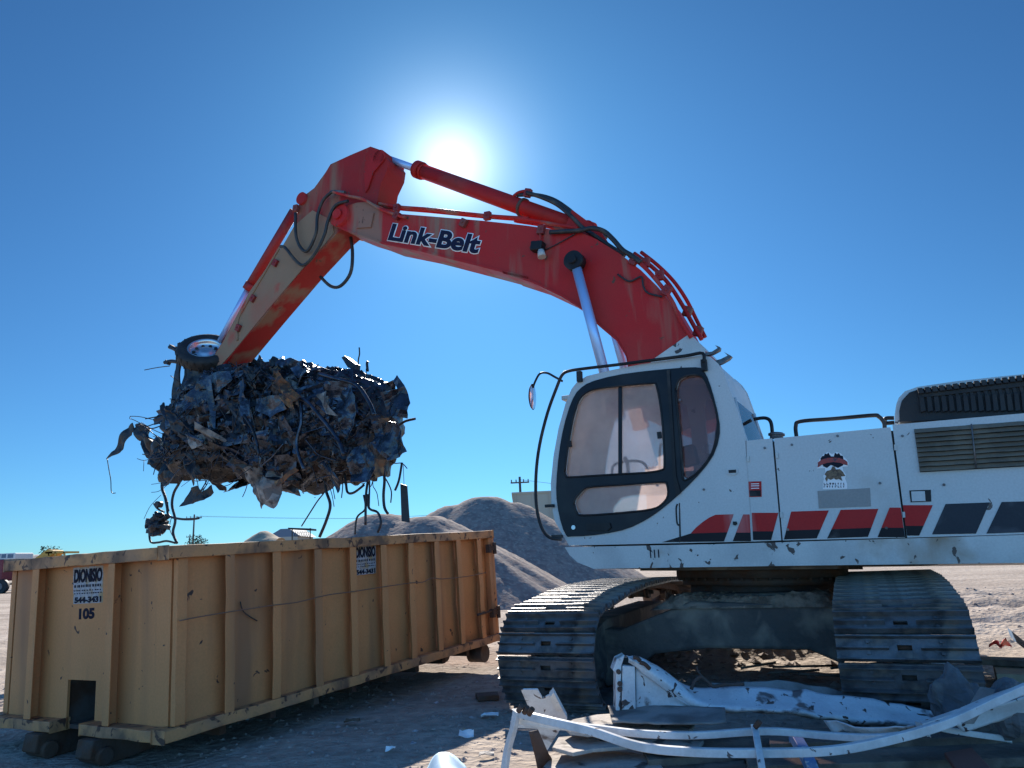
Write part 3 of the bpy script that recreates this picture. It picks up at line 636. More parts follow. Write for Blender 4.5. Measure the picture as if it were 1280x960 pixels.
mb.lathe(p-dn*.025, dn, [(0, .001), (.005, .06), (.02, .10), (.035, .115)], 24); mir = mb.build('mirror', 'black', arm)
for v in mir.data.vertices: v.co.z = p.z+(v.co.z-p.z)*1.25
mb = MB(); mb.lathe(p, dn, [(.012, .108), (.016, .06), (.018, .001)], 24); mg = mb.build('mirror_glass', 'mirror', arm)
for v in mg.data.vertices: v.co.z = p.z+(v.co.z-p.z)*1.25
mb = MB(); mb.box(M(*c4([(212, 242)])[0])+V((-.02, .1, 0)), (.09, .12, .05)); mb.build('cab_lamp', 'lamp_lens', ex, bevel=.01)
# hand rails on the deck
for pts, d in (([(142, 283), (190, 278), (214, 296), (221, 352)], .75), ([(322, 356), (319, 312), (340, 292), (480, 281), (640, 267), (668, 272), (690, 296), (693, 322)], .22), ([(694, 300), (697, 280), (733, 278)], .5), ([(700, 300), (734, 297)], .5)):
    mb = MB(); mb.tube(Ms(c5(pts), d), .018, 8); mb.build('handrail', 'black', ex)
mb = MB(); mb.cyl(M(*c5([(238, 365)])[0], .3), M(*c5([(238, 340)])[0], .3), .06, n=20); mb.cyl(M(*c5([(238, 352)])[0], .3), M(*c5([(238, 344)])[0], .3), .075, n=20); mb.build('filler_cap', 'steel', ex)
mb = MB(); mb.tube(Ms([(1000, 546.5), (1003, 545)], .1), .01); 
# hood
hood = c8([(97, 490), (98, 420), (108, 350), (125, 305), (165, 262), (250, 232), (500, 196), (800, 163), (1250, 118), (1250, 420), (130, 470)])
solid('hood', hood, 'white', .28, 2.3, .03)
hc = c8([(130, 466), (128, 390), (145, 325), (195, 270), (262, 246), (960, 168), (1250, 135), (1250, 400), (960, 420), (500, 446)])
solid('hood_side_cover', hc, 'rubber', .22, .30, .01)
mb = MB()
for k in range(17):
    t = k/15; x = 262+t*705; yt = 240-t*88
    top = c8([(x-16, yt), (x+20, yt-4), (x+20+14, yt+34), (x-16+12, yt+38)]); bot = c8([(x-2+t*22, 300-t*30), (x+30+t*22, 296-t*30), (x+45+t*25, 392-t*6), (x+8+t*25, 402-t*6)])
    mb.prism(Ms(top, .17), (0, 1.9, 0)); mb.prism(Ms(bot, .19), (0, .05, 0))
    mid = c8([(x-4, yt+38), (x+24, yt+36), (x+34+t*20, 330-t*30), (x+6+t*20, 330-t*30)]); mb.prism(Ms(mid, .205), (0, .05, 0))
belt = mb
zr = [M(x, y, .2) for x, y in c8([(250, 262), (980, 178), (1250, 148)])]
belt.prism([zr[0]+V((0, 0, -.06)), zr[2]+V((0, 0, -.06)), zr[2]+V((0, 0, -.005)), zr[0]+V((0, 0, -.005))], (0, 1.9, 0))
bo = belt.build('rubber_belt', 'rubber', None, MW, bevel=.006); tag(bo, 'black ribbed rubber belt draped over the rear hood of the excavator', 'rubber belt')

# --- boom, stick and cylinders (centre plane of the machine)
DB = HW-.27; BW = .54
boom = c2([(497, 352), (505, 330), (525, 318), (600, 298), (650, 296), (700, 318), (760, 343), (900, 354), (1100, 371), (1280, 391)])+c3([(300, 296), (420, 306), (500, 340), (600, 402), (690, 472), (755, 540), (810, 605), (860, 690), (893, 748)])
boom_low = c3([(905, 900), (640, 900), (628, 840), (590, 775), (515, 712), (435, 636), (345, 580), (225, 524), (100, 484)])+c2([(1280, 602), (1080, 550), (850, 492), (700, 463), (640, 440), (590, 425), (540, 405), (508, 385)])
bm_ = boom+[(880, 436), (905, 470), (900, 520), (850, 540), (800, 520)]+boom_low[1:]
bo_ = solid('boom', bm_, 'red_dusty', DB, DB+BW, .018)
bo_.data.materials.append(M_['red'])
# dirty white boom foot
solid('boom_foot', c3([(733, 860), (893, 748), (915, 760), (962, 806), (980, 880), (975, 960), (720, 960)]), 'white_deck', DB-.012, DB+BW+.012, .01)
# edge bar along the lower flange and upper edge
mb = MB()
lowp = Ms(boom_low[1:], DB)
for a, b in zip(lowp, lowp[1:]): mb.prism([a+V((0, -.02, -.012)), b+V((0, -.02, -.012)), b+V((0, -.02, .022)), a+V((0, -.02, .022))], (0, .045, 0))
mb.build('boom_flange', 'red_dusty', ex)
# boom tip boss and pin
mb = MB(); p = M(*c2([(530, 352)])[0], DB); mb.cyl(p+V((0, -.06, 0)), p+V((0, BW+.06, 0)), .19, n=32); mb.cyl(p+V((0, -.10, 0)), p+V((0, -.05, 0)), .085, n=24); mb.box(M(*c2([(632, 372)])[0], DB)+V((0, -.01, 0)), (.30, .03, .24), Matrix.Rotation(R(12), 3, 'Y')); mb.build('boom_tip_pin', 'red_dusty', ex)
# lettering
bl = M(484.5, 300.5, DB); br = M(597, 317.5, DB)
hh = (M(488, 279, DB)-M(484, 300, DB)).length
put_text('lettering_edge', 'Link-Belt', bl, br, hh, 'letter_white', ex, (0, -1, 0), .075, .001, .014)
put_text('lettering', 'Link-Belt', bl, br, hh, 'navy', ex, (0, -1, 0), .04, .006)
# stick
DS = HW-.22; SW = .44
stick_a = c2([(650, 74), (690, 88), (722, 130), (716, 170), (690, 225), (676, 300), (640, 345), (560, 385), (512, 425), (470, 470), (385, 562), (235, 740), (90, 915), (30, 980), (10, 930), (62, 850), (165, 655), (300, 470), (350, 385), (365, 300), (372, 280), (425, 240), (470, 178), (490, 145), (570, 108)])
st_ = solid('stick', stick_a, 'stick_red', DS, DS+SW, .015)
# near face of lower stick is coated in tan dust
side('stick_side_plate', c2([(348, 392), (420, 330), (500, 372), (505, 420), (468, 466), (385, 558), (235, 735), (92, 908), (35, 970), (16, 930), (66, 850), (168, 656), (300, 474)]), 'tan_dust', .012, .001, d=DS)
mb = MB(); p = M(*c2([(380, 285)])[0], DS); mb.cyl(p+V((0, -.05, 0)), p+V((0, SW+.05, 0)), .11, n=24); p = M(*c2([(688, 118)])[0], DS); mb.cyl(p+V((0, -.03, 0)), p+V((0, SW+.03, 0)), .12, n=24)
mb.build('stick_pin', 'red', ex)
# gusset plates at the stick head
solid('stick_head_plate', c2([(652, 78), (690, 90), (705, 112), (700, 130), (660, 178), (640, 240), (628, 258), (625, 170), (628, 110)]), 'red', DS-.03, DS-.005, .005)
# cylinders
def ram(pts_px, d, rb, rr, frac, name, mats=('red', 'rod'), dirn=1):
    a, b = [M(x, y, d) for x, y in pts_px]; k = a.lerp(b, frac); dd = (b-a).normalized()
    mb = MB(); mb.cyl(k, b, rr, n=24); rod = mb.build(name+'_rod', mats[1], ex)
    mb = MB(); mb.cyl(a, k, rb, n=28); mb.cyl(k-dd*.10, k+dd*.02, rb*1.22, n=28); mb.cyl(k-dd*.16, k-dd*.10, rb*1.08, n=28); mb.cyl(a-dd*.02, a+dd*.08, rb*1.15, n=28)
    mb.cyl(a+V((0, -.14, 0)), a+V((0, .14, 0)), rb*.95, n=20)
    return mb.build(name+'_barrel', mats[0], ex), rod
def pp(x, y): return c2([(x, y)])[0]
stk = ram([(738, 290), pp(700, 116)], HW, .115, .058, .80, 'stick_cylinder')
stk[0].data.update()
mb = MB(); a = M(738, 290, HW)
for s_ in (-1, 1): mb.prism(Ms([(715, 262), (750, 288), (770, 318), (700, 300)], HW+.16*s_-.015), (0, .03, 0))
mb.build('cylinder_bracket', 'red', ex)
for s_, dd_ in (('near', -.42), ('far', .42)):
    a = M(718.5, 327, HW-.42) if s_ == 'near' else None
    if s_ == 'near': top = M(718.5, 327, HW-.42); bot = M(770, 520, HW-.42)
    else: top = V((top.x, .42, top.z)); bot = V((bot.x, .42, bot.z))
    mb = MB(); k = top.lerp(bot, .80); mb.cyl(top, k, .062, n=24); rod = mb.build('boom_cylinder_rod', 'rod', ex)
    mb = MB(); mb.cyl(k, bot, .105, n=24); mb.build('boom_cylinder_barrel', 'red', ex)
    mb = MB(); mb.cyl(top+V((0, -.07, 0)), top+V((0, .07, 0)), .125, n=26); mb.cyl(top+V((0, -.11*(1 if s_ == 'near' else -1), 0)), top, .055, n=12); mb.build('boom_cylinder_eye', 'black', ex)
# bucket cylinder lying along the front of the stick
a = M(*pp(352, 330), HW); b = M(*pp(168, 640), HW); c = M(*pp(52, 855), HW); off = V((-.035, 0, .0))
mb = MB(); mb.cyl(a+off, b+off, .085, n=24); mb.cyl(b+off-(b-a).normalized()*.1, b+off+(b-a).normalized()*.03, .10, n=24); mb.build('bucket_cylinder_barrel', 'maroon', ex)
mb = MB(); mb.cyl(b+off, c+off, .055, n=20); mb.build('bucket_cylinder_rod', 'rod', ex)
# hidden grapple at the stick end, inside the load
mb = MB(); g0 = M(290, 470, HW); mb.cyl(g0, g0+V((.1, 0, -.5)), .22, n=20); mb.build('grapple_head', 'black', ex)
for sx_ in (-1, 1):
    for sy_ in (-.3, .3):
        mb = MB(); q = g0+V((.1+.2*sx_, sy_, -.5)); mb.tube([q, q+V((.35*sx_, 0, -.25)), q+V((.4*sx_, 0, -.7)), q+V((.1*sx_, 0, -1.0))], [.07, .03], 6); mb.build('grapple_tine', 'black', ex)
# pipes and hoses
def pipe(px, d, r, m='hose', name='hose', n=8):
    mb = MB(); mb.tube(Ms(px, d), r, n, sub=5); return mb.build(name, m, ex)
pipe(c2([(495, 255), (460, 290), (438, 350), (432, 420), (400, 490), (372, 480), (352, 430), (350, 340)]), DS-.10, .026)
pipe(c2([(560, 292), (510, 310), (480, 370), (465, 430), (430, 500), (385, 548), (350, 530), (310, 480), (290, 474)]), DS-.14, .026)
pipe(c2([(548, 258), (520, 256), (495, 255)]), DS-.10, .03, 'steel', 'hose_coupling')
pipe(c2([(570, 430), (578, 500), (570, 580), (530, 632), (490, 632), (450, 595)]), DS+SW*.6, .028)
pipe(c2([(500, 255), (560, 272), (620, 285), (690, 325), (760, 350), (790, 358)]), DB-.06, .024, 'red_dusty', 'pipe')
pipe(c2([(670, 300), (760, 315), (900, 326), (1100, 349), (1280, 362)])+c3([(150, 250), (240, 262), (330, 278), (420, 292)]), DB+.1, .026, 'red_dusty', 'pipe')
pipe(c2([(680, 310), (760, 324), (900, 336), (1100, 356), (1280, 370)])+c3([(150, 262), (240, 276), (320, 292), (400, 300)]), DB+.22, .022, 'red_dusty', 'pipe')
pipe(c3([(300, 310), (360, 306), (430, 302), (480, 292), (530, 305), (570, 340), (610, 385), (650, 410), (690, 440)]), DB-.05, .032)
pipe(c3([(200, 140), (260, 158), (330, 190), (390, 240), (440, 290), (500, 330), (560, 372), (620, 410)]), DB+.1, .030)
pipe(c3([(160, 150), (240, 150), (310, 168), (370, 205), (430, 255), (480, 295), (540, 335)]), DB+.22, .030)
pipe(c3([(140, 160), (165, 140), (200, 134), (215, 150)]), DB+.2, .024, 'red', 'pipe')
pipe(c3([(640, 410), (700, 455), (760, 520), (820, 600), (862, 690), (905, 760)]), DB-.03, .026, 'red_dusty', 'pipe')
pipe(c3([(660, 400), (730, 452), (800, 520), (860, 610), (905, 690), (950, 770)]), DB+.16, .026, 'red', 'pipe')
pipe(c3([(690, 395), (760, 450), (830, 520), (885, 600), (925, 680), (965, 760)]), DB+.30, .024, 'red', 'pipe')
pipe(c3([(590, 490), (640, 520), (690, 500), (700, 540), (720, 570), (780, 586)]), DB-.03, .012)
pipe(c3([(280, 385), (340, 355), (410, 315)]), DB-.02, .008)
mb = MB()
for pt, d in ((c2([(352, 322)]), DS-.06), (c2([(755, 320)]), DB+.05), (c2([(755, 350)]), DB-.05), (c2([(1022, 380)]), DB-.03), (c2([(1118, 352)]), DB+.1), (c2([(270, 540)]), DS-.03), (c2([(180, 682)]), DS-.03), (c2([(122, 800)]), DS-.03), (c3([(262, 300)]), DB-.03), (c3([(205, 142)]), DB+.15),
              (c3([(710, 440)]), DB+.1), (c3([(770, 495)]), DB+.1), (c3([(660, 430)]), DB-.02), (c3([(890, 650)]), DB+.2), (c3([(935, 735)]), DB+.2), (c3([(800, 560)]), DB-.02)):
    p = M(*pt[0], d); c = MB(); c.box(p, (.10, .07, .12), Matrix.Rotation(R(random.uniform(0, 40)), 3, 'Y')); c.cyl(p+V((0, -.05, .0)), p+V((0, -.03, 0)), .018, n=6); c.build('hose_clamp', 'maroon', ex, bevel=.008)
# stick service pipe with clamps
pipe(c2([(290, 474), (262, 520), (200, 625), (150, 710), (120, 770), (118, 850)]), DS-.02, .018, 'tan_dust', 'pipe')
# work lamp under boom top
mb = MB(); p = M(*c3([(248, 372)])[0], DB-.09); mb.box(p, (.17, .13, .13), Matrix.Rotation(R(10), 3, 'Y')); wl = mb.build('work_lamp', 'black', ex, bevel=.015)
mb = MB(); q = M(*c3([(264, 400)])[0], DB-.10); mb.cyl(q+V((.0, -.02, .03)), q+V((.02, -.03, -.07)), .045, .055, n=16); mb.build('lamp_glass', 'lamp_lens', wl)
mb = MB(); mb.tube([M(*c3([(258, 300)])[0], DB-.02), M(*c3([(258, 352)])[0], DB-.08)], .016); mb.build('lamp_bracket', 'red', wl)
# ring clamp on stick cylinder
ca, cb2 = M(738, 290, HW), M(*pp(700, 116), HW); k = ca.lerp(cb2, .28); dd = (cb2-ca).normalized()
mb = MB(); mb.cyl(k-dd*.02, k+dd*.02, .135, n=28); mb.build('cylinder_clamp', 'rustmetal', ex)
# forked brackets above cab
for pts in ([(772, 66), (800, 62), (822, 48), (812, 36), (832, 44), (830, 56), (800, 72), (775, 78)], [(805, 100), (835, 92), (862, 78), (848, 64), (878, 80), (868, 92), (840, 108), (815, 118)]):
    solid('forked_bracket', c4(pts), 'steel', .5, .56, .003)
mb = MB(); mb.tube(Ms(c4([(770, 80), (820, 130)]), .55), .03); mb.build('bracket_post', 'steel', ex)

# ================================================================== ROLL-OFF CONTAINER
Ld = V((.4776, .8782, .026)).normalized(); Ed = V((-.8782, .4776, -.014)); Ed = (Ed-Ld*Ed.dot(Ld)).normalized(); Ud = Ed.cross(Ld)*-1
if Ud.z < 0: Ud = -Ud
Pc = at_z(213, 925, .20)          # near corner, bottom of box
DM = frame(V((Pc.x, Pc.y, 0.0)), Ld, Ed, Ud); DI = DM.inverted()   # x along the long side, y across, z up
def D(px, py): return DI @ on_plane(px, py, Pc, Ed)          # on the long side
def DE(px, py): return DI @ on_plane(px, py, Pc, Ld)         # on the near end
dzb = D(213, 925).z; dzt = D(213, 682).z; dL = D(616, 798).x; dWd = DE(9, 905).y
print('container', dzb, dzt, 'endz', DE(9, 905).z, DE(17, 705).z,  'len', dL, D(612, 662), 'width', dWd, DE(17, 705))
HT = 1.492
ct = thing('roll_off_container', 'long dusty yellow scrap container with rust stains, standing below the hanging car', 'container', DM)
t = .012
def bulged(name, L0, y0, y1, sgn):
    """long steel side with the shallow dents and bulges of years of loading"""
    nx_, nz_ = 110, 24; mb = MB(); P = []
    for j in range(nz_+1):
        for i in range(nx_+1):
            x = L0*i/nx_; z = dzb+(HT-dzb)*j/nz_; e = min(1, i/3, (nx_-i)/3, j/3, (nz_-j)/3)
            d_ = e*(.014*noise.noise(V((x*2.1, z*2.3, y0)))+.007*noise.noise(V((x*6, z*6, y0))))
            P.append((x, y0+d_, z))
    n0 = len(P); P += [(p_[0], y1, p_[2]) for p_ in P]
    w_ = nx_+1; fs = []
    for j in range(nz_):
        for i in range(nx_): a_ = j*w_+i; fs.append((a_, a_+1, a_+w_+1, a_+w_)); fs.append((n0+a_, n0+a_+w_, n0+a_+w_+1, n0+a_+1))
    mb.add(P, fs, 0, True); return mb.build(name, 'yellow', ct)
bulged('side_wall', dL, .006, .03, 1)
bulged('side_wall', dL, dWd-.006, dWd-.03, 1)
# end wall with the winch opening
ya, yb = DE(121, 850).y, DE(86, 850).y; zh = DE(103, 850).z
mb = MB()
for y0, y1, z0, z1 in ((.021, ya, dzb, HT), (yb, dWd-.021, dzb, HT), (ya, yb, zh, HT)): mb.add([], []); mb.box((.01, (y0+y1)/2, (z0+z1)/2), (.02, y1-y0, z1-z0))
mb.build('end_wall', 'yellow', ct)
mb = MB(); mb.box((.30, (ya+yb)/2, (dzb+zh)/2), (.02, yb-ya+.1, zh-dzb+.05)); mb.box((.16, (ya+yb)/2, zh+.03), (.3, yb-ya+.1, .02)); mb.box((.16, ya-.03, (dzb+zh)/2), (.3, .02, zh-dzb)); mb.box((.16, yb+.03, (dzb+zh)/2), (.3, .02, zh-dzb)); mb.build('winch_recess', 'inside', ct)
mb = MB(); mb.box((dL/2, dWd/2, dzb+.02), (dL-.06, dWd-.06, .03)); mb.build('floor_plate', 'inside', ct)
# rails
RH = .075
def rail_box(name, x0, x1, y0, y1, z0, z1, m='yellow_rail'):
    # long rails get gentle dents
    mb = MB(); n_ = max(2, int(max(x1-x0, y1-y0)/.12)); P = []
    for i in range(n_+1):
        f = i/n_; lx = x1-x0 > y1-y0; s0 = noise.noise(V((f*9, x0*3, z0)))*.007; s1 = noise.noise(V((f*13, y0*3, z0+4)))*.006
        for a, b in ((0, 0), (1, 0), (1, 1), (0, 1)):
            if lx: P.append((x0+(x1-x0)*f, (y1 if a else y0)+s0, (z1 if b else z0)+s1))
            else: P.append(((x1 if a else x0)+s0, y0+(y1-y0)*f, (z1 if b else z0)+s1))
    fs = [(0, 1, 2, 3), tuple(4*n_+k for k in (3, 2, 1, 0))]
    for i in range(n_):
        for k in range(4): fs.append((4*i+k, 4*i+(k+1) % 4, 4*i+4+(k+1) % 4, 4*i+4+k))
    mb.add(P, fs); return mb.build(name, m, ct, bevel=.006)
rail_box('top_rail', -.11, dL+.02, -.09, .03, HT-RH, HT+.015); rail_box('top_rail', -.07, dL+.02, dWd-.03, dWd+.075, HT-RH, HT+.015)
rail_box('top_rail', -.11, .03, .031, dWd-.031, HT-RH-.002, HT+.012)
rail_box('bottom_rail', -.112, dL+.02, -.092, .03, dzb+.005, dzb+.085); rail_box('bottom_rail', -.10, dL+.02, dWd-.03, dWd+.085, dzb+.005, dzb+.085)
rail_box('bottom_rail', -.115, .03, .031, ya, dzb+.007, dzb+.082); rail_box('bottom_rail', -.115, .03, yb, dWd+.12, dzb+.007, dzb+.082)
# ribs on the long side: where the photograph shows them
ribx = [(213, 222), (278, 286), (334, 344), (386, 396), (431, 440), (471, 479), (505, 513), (538, 546), (566, 574), (593, 600)]
rb0 = None
for i, (a, b) in enumerate(ribx):
    w_ = .085; dp = .085 if i else .045; xa = D(b, 770).x-w_-.012 if i else -.0; z0, z1 = dzb+.086, HT-RH-.001
    mb = MB(); n_ = 8; P = []
    # channel section, open on the side towards the near end of the box
    pr = [(0, -dp), (w_, -dp), (w_, -.001), (w_-.009, -.001), (w_-.009, -dp+.009), (0, -dp+.009)] if i else [(0, -dp), (w_, -dp), (w_, -.001), (0, -.001)]
    np_ = len(pr)
    for k in range(n_+1):
        z = z0+(z1-z0)*k/n_; s0 = .008*noise.noise(V((i*3.3, k*.7, 1))); s1 = .008*noise.noise(V((i*3.3, k*.7, 6)))
        P += [(xa+x_+s0, y_+(s1 if y_ < -.02 else 0), z) for x_, y_ in pr]
    fs = [tuple(range(np_))[::-1], tuple(np_*n_+k for k in range(np_))]
    for k in range(n_):
        for j in range(np_): fs.append((np_*k+j, np_*k+(j+1) % np_, np_*(k+1)+(j+1) % np_, np_*(k+1)+j))
    mb.add(P, fs); mb.build('rib', 'yellow', ct, bevel=.003)
    c = MB(); c.box((xa+w_/2, dWd+.035, (z0+z1)/2), (w_, .066, z1-z0)); c.build('rib', 'yellow', ct)
for a, b in ((50, 65), (146, 161)):
    y1 = DE(a+3, 800).y; y0 = DE(b-4, 800).y; dp = .105
    pr = [(-dp, y0), (-dp, y1), (-.001, y1), (-.001, y1-.009), (-dp+.009, y1-.009), (-dp+.009, y0)]
    mb = MB(); mb.prism([(x_, y_, dzb+.084) for x_, y_ in pr], (0, 0, HT-RH-dzb-.087)); mb.build('rib', 'yellow', ct, bevel=.003)
# tailgate frame, hinges, latch
mb = MB(); mb.box((dL-.03, -.03, (dzb+HT)/2), (.07, .07, HT-dzb-.14)); mb.box((dL+.05, -.01, (dzb+HT)/2+.02), (.06, .09, HT-dzb)); mb.build('tailgate_post', 'yellow', ct, bevel=.008)
mb = MB(); mb.box((dL+.06, dWd/2, (dzb+HT)/2), (.05, dWd, HT-dzb)); mb.build('tailgate', 'yellow', ct)
for zz in (HT-.20, dzb+.34):
    mb = MB(); mb.box((dL-.05, -.09, zz), (.20, .03, .05)); mb.cyl((dL+.01, -.10, zz-.07), (dL+.01, -.10, zz+.07), .025, n=12); mb.box((dL-.13, -.10, zz), (.05, .06, .10)); mb.build('hinge', 'rustmetal', ct, bevel=.005)
mb = MB(); mb.tube([(dL-.45, -.09, dzb+.36), (dL-.1, -.10, dzb+.37), (dL+.05, -.09, dzb+.40)], .014); mb.build('latch_bar', 'rustmetal', ct)
# skids and rollers under the box
for yy in (ya-.16, yb+.16):
    mb = MB(); mb.box((dL/2, yy, dzb-.07), (dL-.1, .10, .13)); mb.build('skid_rail', 'rustmetal', ct, bevel=.006)
    mb = MB(); mb.prism([(-.16, yy-.09, dzb+.0), (.35, yy-.09, dzb+.0), (.35, yy-.09, dzb-.17), (-.05, yy-.09, dzb-.19), (-.18, yy-.09, dzb-.12)], (0, .18, 0)); mb.cyl((-.08, yy-.13, dzb-.12), (-.08, yy+.13, dzb-.11), .062, n=20); mb.build('skid_nose', 'rustmetal', ct, bevel=.01)
    mb = MB(); mb.cyl((dL-.25, yy-.18, .09), (dL-.25, yy+.05, .09), .09, n=20); mb.build('ground_roller', 'rustmetal', ct)
mb = MB(); mb.cyl((dL-.22, -.02, .10), (dL-.22, .18, .10), .10, n=20); mb.box((dL-.22, .08, .16), (.1, .1, .12)); mb.build('ground_roller', 'rustmetal', ct)
for xx in range(1, 9): mb = MB(); mb.box((xx*dL/9, dWd/2, dzb-.05), (.06, dWd-.1, .07)); mb.build('cross_member', 'rustmetal', ct)
# cable slung along the side
mb = MB(); cab_pts = [(214, 776), (240, 771), (277, 765), (330, 757), (362, 753), (400, 744), (431, 740), (470, 734), (505, 729), (520, 728), (531, 723), (545, 724), (575, 721), (600, 716)]
pts = []
for x, y in cab_pts: p = D(x, y); pts.append(V((p.x, -.092, p.z)))
mb.tube(pts, .0045, 5, sub=3); mb.build('wire', 'rustwire', ct)
mb = MB(); mb.tube([V((D(300, 752).x, -.006, D(300, 752).z)), V((D(303, 765).x, -.02, D(303, 765).z)), V((D(321, 776).x, -.006, D(321, 776).z))], .005, 5); mb.build('wire', 'rustmetal', ct)
# signs
def sign(f, px, out, lines, name='sign'):
    o3 = V(out); P = [f(x, y)+o3*.004 for x, y in px]; mb = MB(); mb.prism(P, o3*.002); s = mb.build(name, 'sign_paper', ct)
    a, b, c, d = P
    for txt, t0, t1, l, r, off in lines:
        bl_ = a.lerp(d, t1).lerp(b.lerp(c, t1), l); br_ = a.lerp(d, t1).lerp(b.lerp(c, t1), r); h = (a.lerp(d, t1)-a.lerp(d, t0)).length
        put_text('lettering', txt, bl_, br_, h, 'ink', s, out, off, .005)
    return s
lines = [('DIONISIO', .06, .43, .03, .97, .03), ('METAL RECYCLING', .48, .57, .03, .97, .012), ('SCRAP IRON & METAL', .62, .68, .05, .95, .0), ('ROLL OFF SERVICE', .71, .77, .05, .95, .0), ('544-3431', .82, .98, .05, .95, .03)]
lines = [('DIONISIO', .06, .43, .03, .97, .05), ('544-3431', .82, .98, .05, .95, .05)]
def bars(s, f, px, out, ts):
    a, b, c, d = [f(x, y)+V(out)*.0075 for x, y in px]
    rr = random.Random(2)
    mb = MB()
    for t0, t1 in ts:
        l = .04
        while l < .95:
            w = rr.uniform(.02, .06); q = [a.lerp(d, t0).lerp(b.lerp(c, t0), l), a.lerp(d, t0).lerp(b.lerp(c, t0), min(.97, l+w)), a.lerp(d, t1).lerp(b.lerp(c, t1), min(.97, l+w)), a.lerp(d, t1).lerp(b.lerp(c, t1), l)]
            mb.add(q, [(0, 1, 2, 3)]); l += w+rr.uniform(.012, .05)
    mb.build('small_print', 'ink', s)
sp1 = [(443, 682), (469, 680), (469.5, 716.5), (443.5, 719.5)]
s1 = sign(D, sp1, (0, -1, 0), lines); bars(s1, D, sp1, (0, -1, 0), ((.49, .56), (.63, .66), (.71, .74)))
sp2 = [(92.5, 709.5), (130, 706.5), (129.5, 753), (92.5, 755)]
s2 = sign(DE, sp2, (-1, 0, 0), lines); bars(s2, DE, sp2, (-1, 0, 0), ((.49, .56), (.63, .66), (.71, .74)))
put_text('number', '105', DE(99, 774.5)+V((-.002, 0, 0)), DE(119, 773.5)+V((-.002, 0, 0)), (DE(99, 760)-DE(99, 774)).length, 'ink', ct, (-1, 0, 0), .07, .003)

# ================================================================== CRUSHED CAR
BD = HW
BP0 = on_plane(360, 540, A0+T*BD, T)
BM = frame(BP0, -Lw, T, U); BI = BM.inverted()
def B(px, py, d=0.0): return BI @ on_plane(px, py, A0+T*(BD+d), T)
c1 = cr(3.2, 130, 400)
car = thing('crushed_car', 'crushed dark car body hanging from the excavator arm, with a loose wheel on top', 'wreck', BM)
def wreck_mat(name, cols, rough=.4, metal=.3, sc=3.0):
    m = bpy.data.materials.new(name); m.use_nodes = True; t = m.node_tree; N = t.nodes; L = t.links; b = N['Principled BSDF']
    co = N.new('ShaderNodeTexCoord').outputs['Object']
    dn = N.new('ShaderNodeTexNoise'); dn.inputs['Scale'].default_value = 4; L.new(co, dn.inputs['Vector'])
    ad = N.new('ShaderNodeVectorMath'); ad.operation = 'MULTIPLY_ADD'; ad.inputs[1].default_value = (.35, .35, .35); L.new(dn.outputs['Color'], ad.inputs[0]); L.new(co, ad.inputs[2])
    v = N.new('ShaderNodeTexVoronoi'); v.inputs['Scale'].default_value = sc; L.new(ad.outputs[0], v.inputs['Vector'])
    r = N.new('ShaderNodeValToRGB'); r.color_ramp.interpolation = 'CONSTANT'; sp = N.new('ShaderNodeSeparateColor'); L.new(v.outputs['Color'], sp.inputs[0]); L.new(sp.outputs[0], r.inputs[0])
    e = r.color_ramp.elements; e[0].position = 0; e[0].color = (*cols[0][1], 1); e[1].position = cols[1][0]; e[1].color = (*cols[1][1], 1)
    for p, c in cols[2:]: k = e.new(p); k.color = (*c, 1)
    n = N.new('ShaderNodeTexNoise'); n.inputs['Scale'].default_value = 9; n.inputs['Detail'].default_value = 8; L.new(co, n.inputs['Vector'])
    mr = N.new('ShaderNodeMapRange'); mr.inputs['From Min'].default_value = .45; mr.inputs['From Max'].default_value = .7; L.new(n.outputs['Fac'], mr.inputs['Value'])
    x = N.new('ShaderNodeMix'); x.data_type = 'RGBA'; L.new(mr.outputs[0], x.inputs[0]); L.new(r.outputs[0], x.inputs[6]); x.inputs[7].default_value = (.02, .02, .024, 1); L.new(x.outputs[2], b.inputs['Base Color'])
    b.inputs['Metallic'].default_value = metal; b.inputs['Roughness'].default_value = rough
    bp = N.new('ShaderNodeBump'); bp.inputs['Strength'].default_value = .45; bp.inputs['Distance'].default_value = .02
    n2 = N.new('ShaderNodeTexNoise'); n2.inputs['Scale'].default_value = 16; n2.inputs['Detail'].default_value = 6; L.new(co, n2.inputs['Vector']); L.new(n2.outputs['Fac'], bp.inputs['Height']); L.new(bp.outputs[0], b.inputs['Normal'])
    return m
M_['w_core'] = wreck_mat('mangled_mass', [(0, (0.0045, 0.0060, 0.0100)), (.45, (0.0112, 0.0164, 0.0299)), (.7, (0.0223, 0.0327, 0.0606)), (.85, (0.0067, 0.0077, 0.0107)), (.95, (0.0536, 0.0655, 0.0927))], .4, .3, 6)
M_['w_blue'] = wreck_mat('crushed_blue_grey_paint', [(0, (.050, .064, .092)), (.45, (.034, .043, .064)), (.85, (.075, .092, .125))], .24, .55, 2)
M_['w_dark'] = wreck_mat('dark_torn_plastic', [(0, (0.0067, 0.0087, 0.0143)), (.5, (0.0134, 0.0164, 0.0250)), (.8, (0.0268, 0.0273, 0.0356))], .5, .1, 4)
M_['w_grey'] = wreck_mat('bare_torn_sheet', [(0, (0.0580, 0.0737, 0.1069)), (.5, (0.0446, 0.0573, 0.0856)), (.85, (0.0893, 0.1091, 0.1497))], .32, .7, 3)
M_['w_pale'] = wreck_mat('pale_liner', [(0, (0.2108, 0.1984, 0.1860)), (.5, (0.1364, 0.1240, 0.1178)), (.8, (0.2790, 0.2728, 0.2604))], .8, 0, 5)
M_['w_rust'] = wreck_mat('rusty_piece', [(0, (.20, .08, .03)), (.5, (.10, .05, .03)), (.8, (.28, .15, .07))], .8, .1, 6)
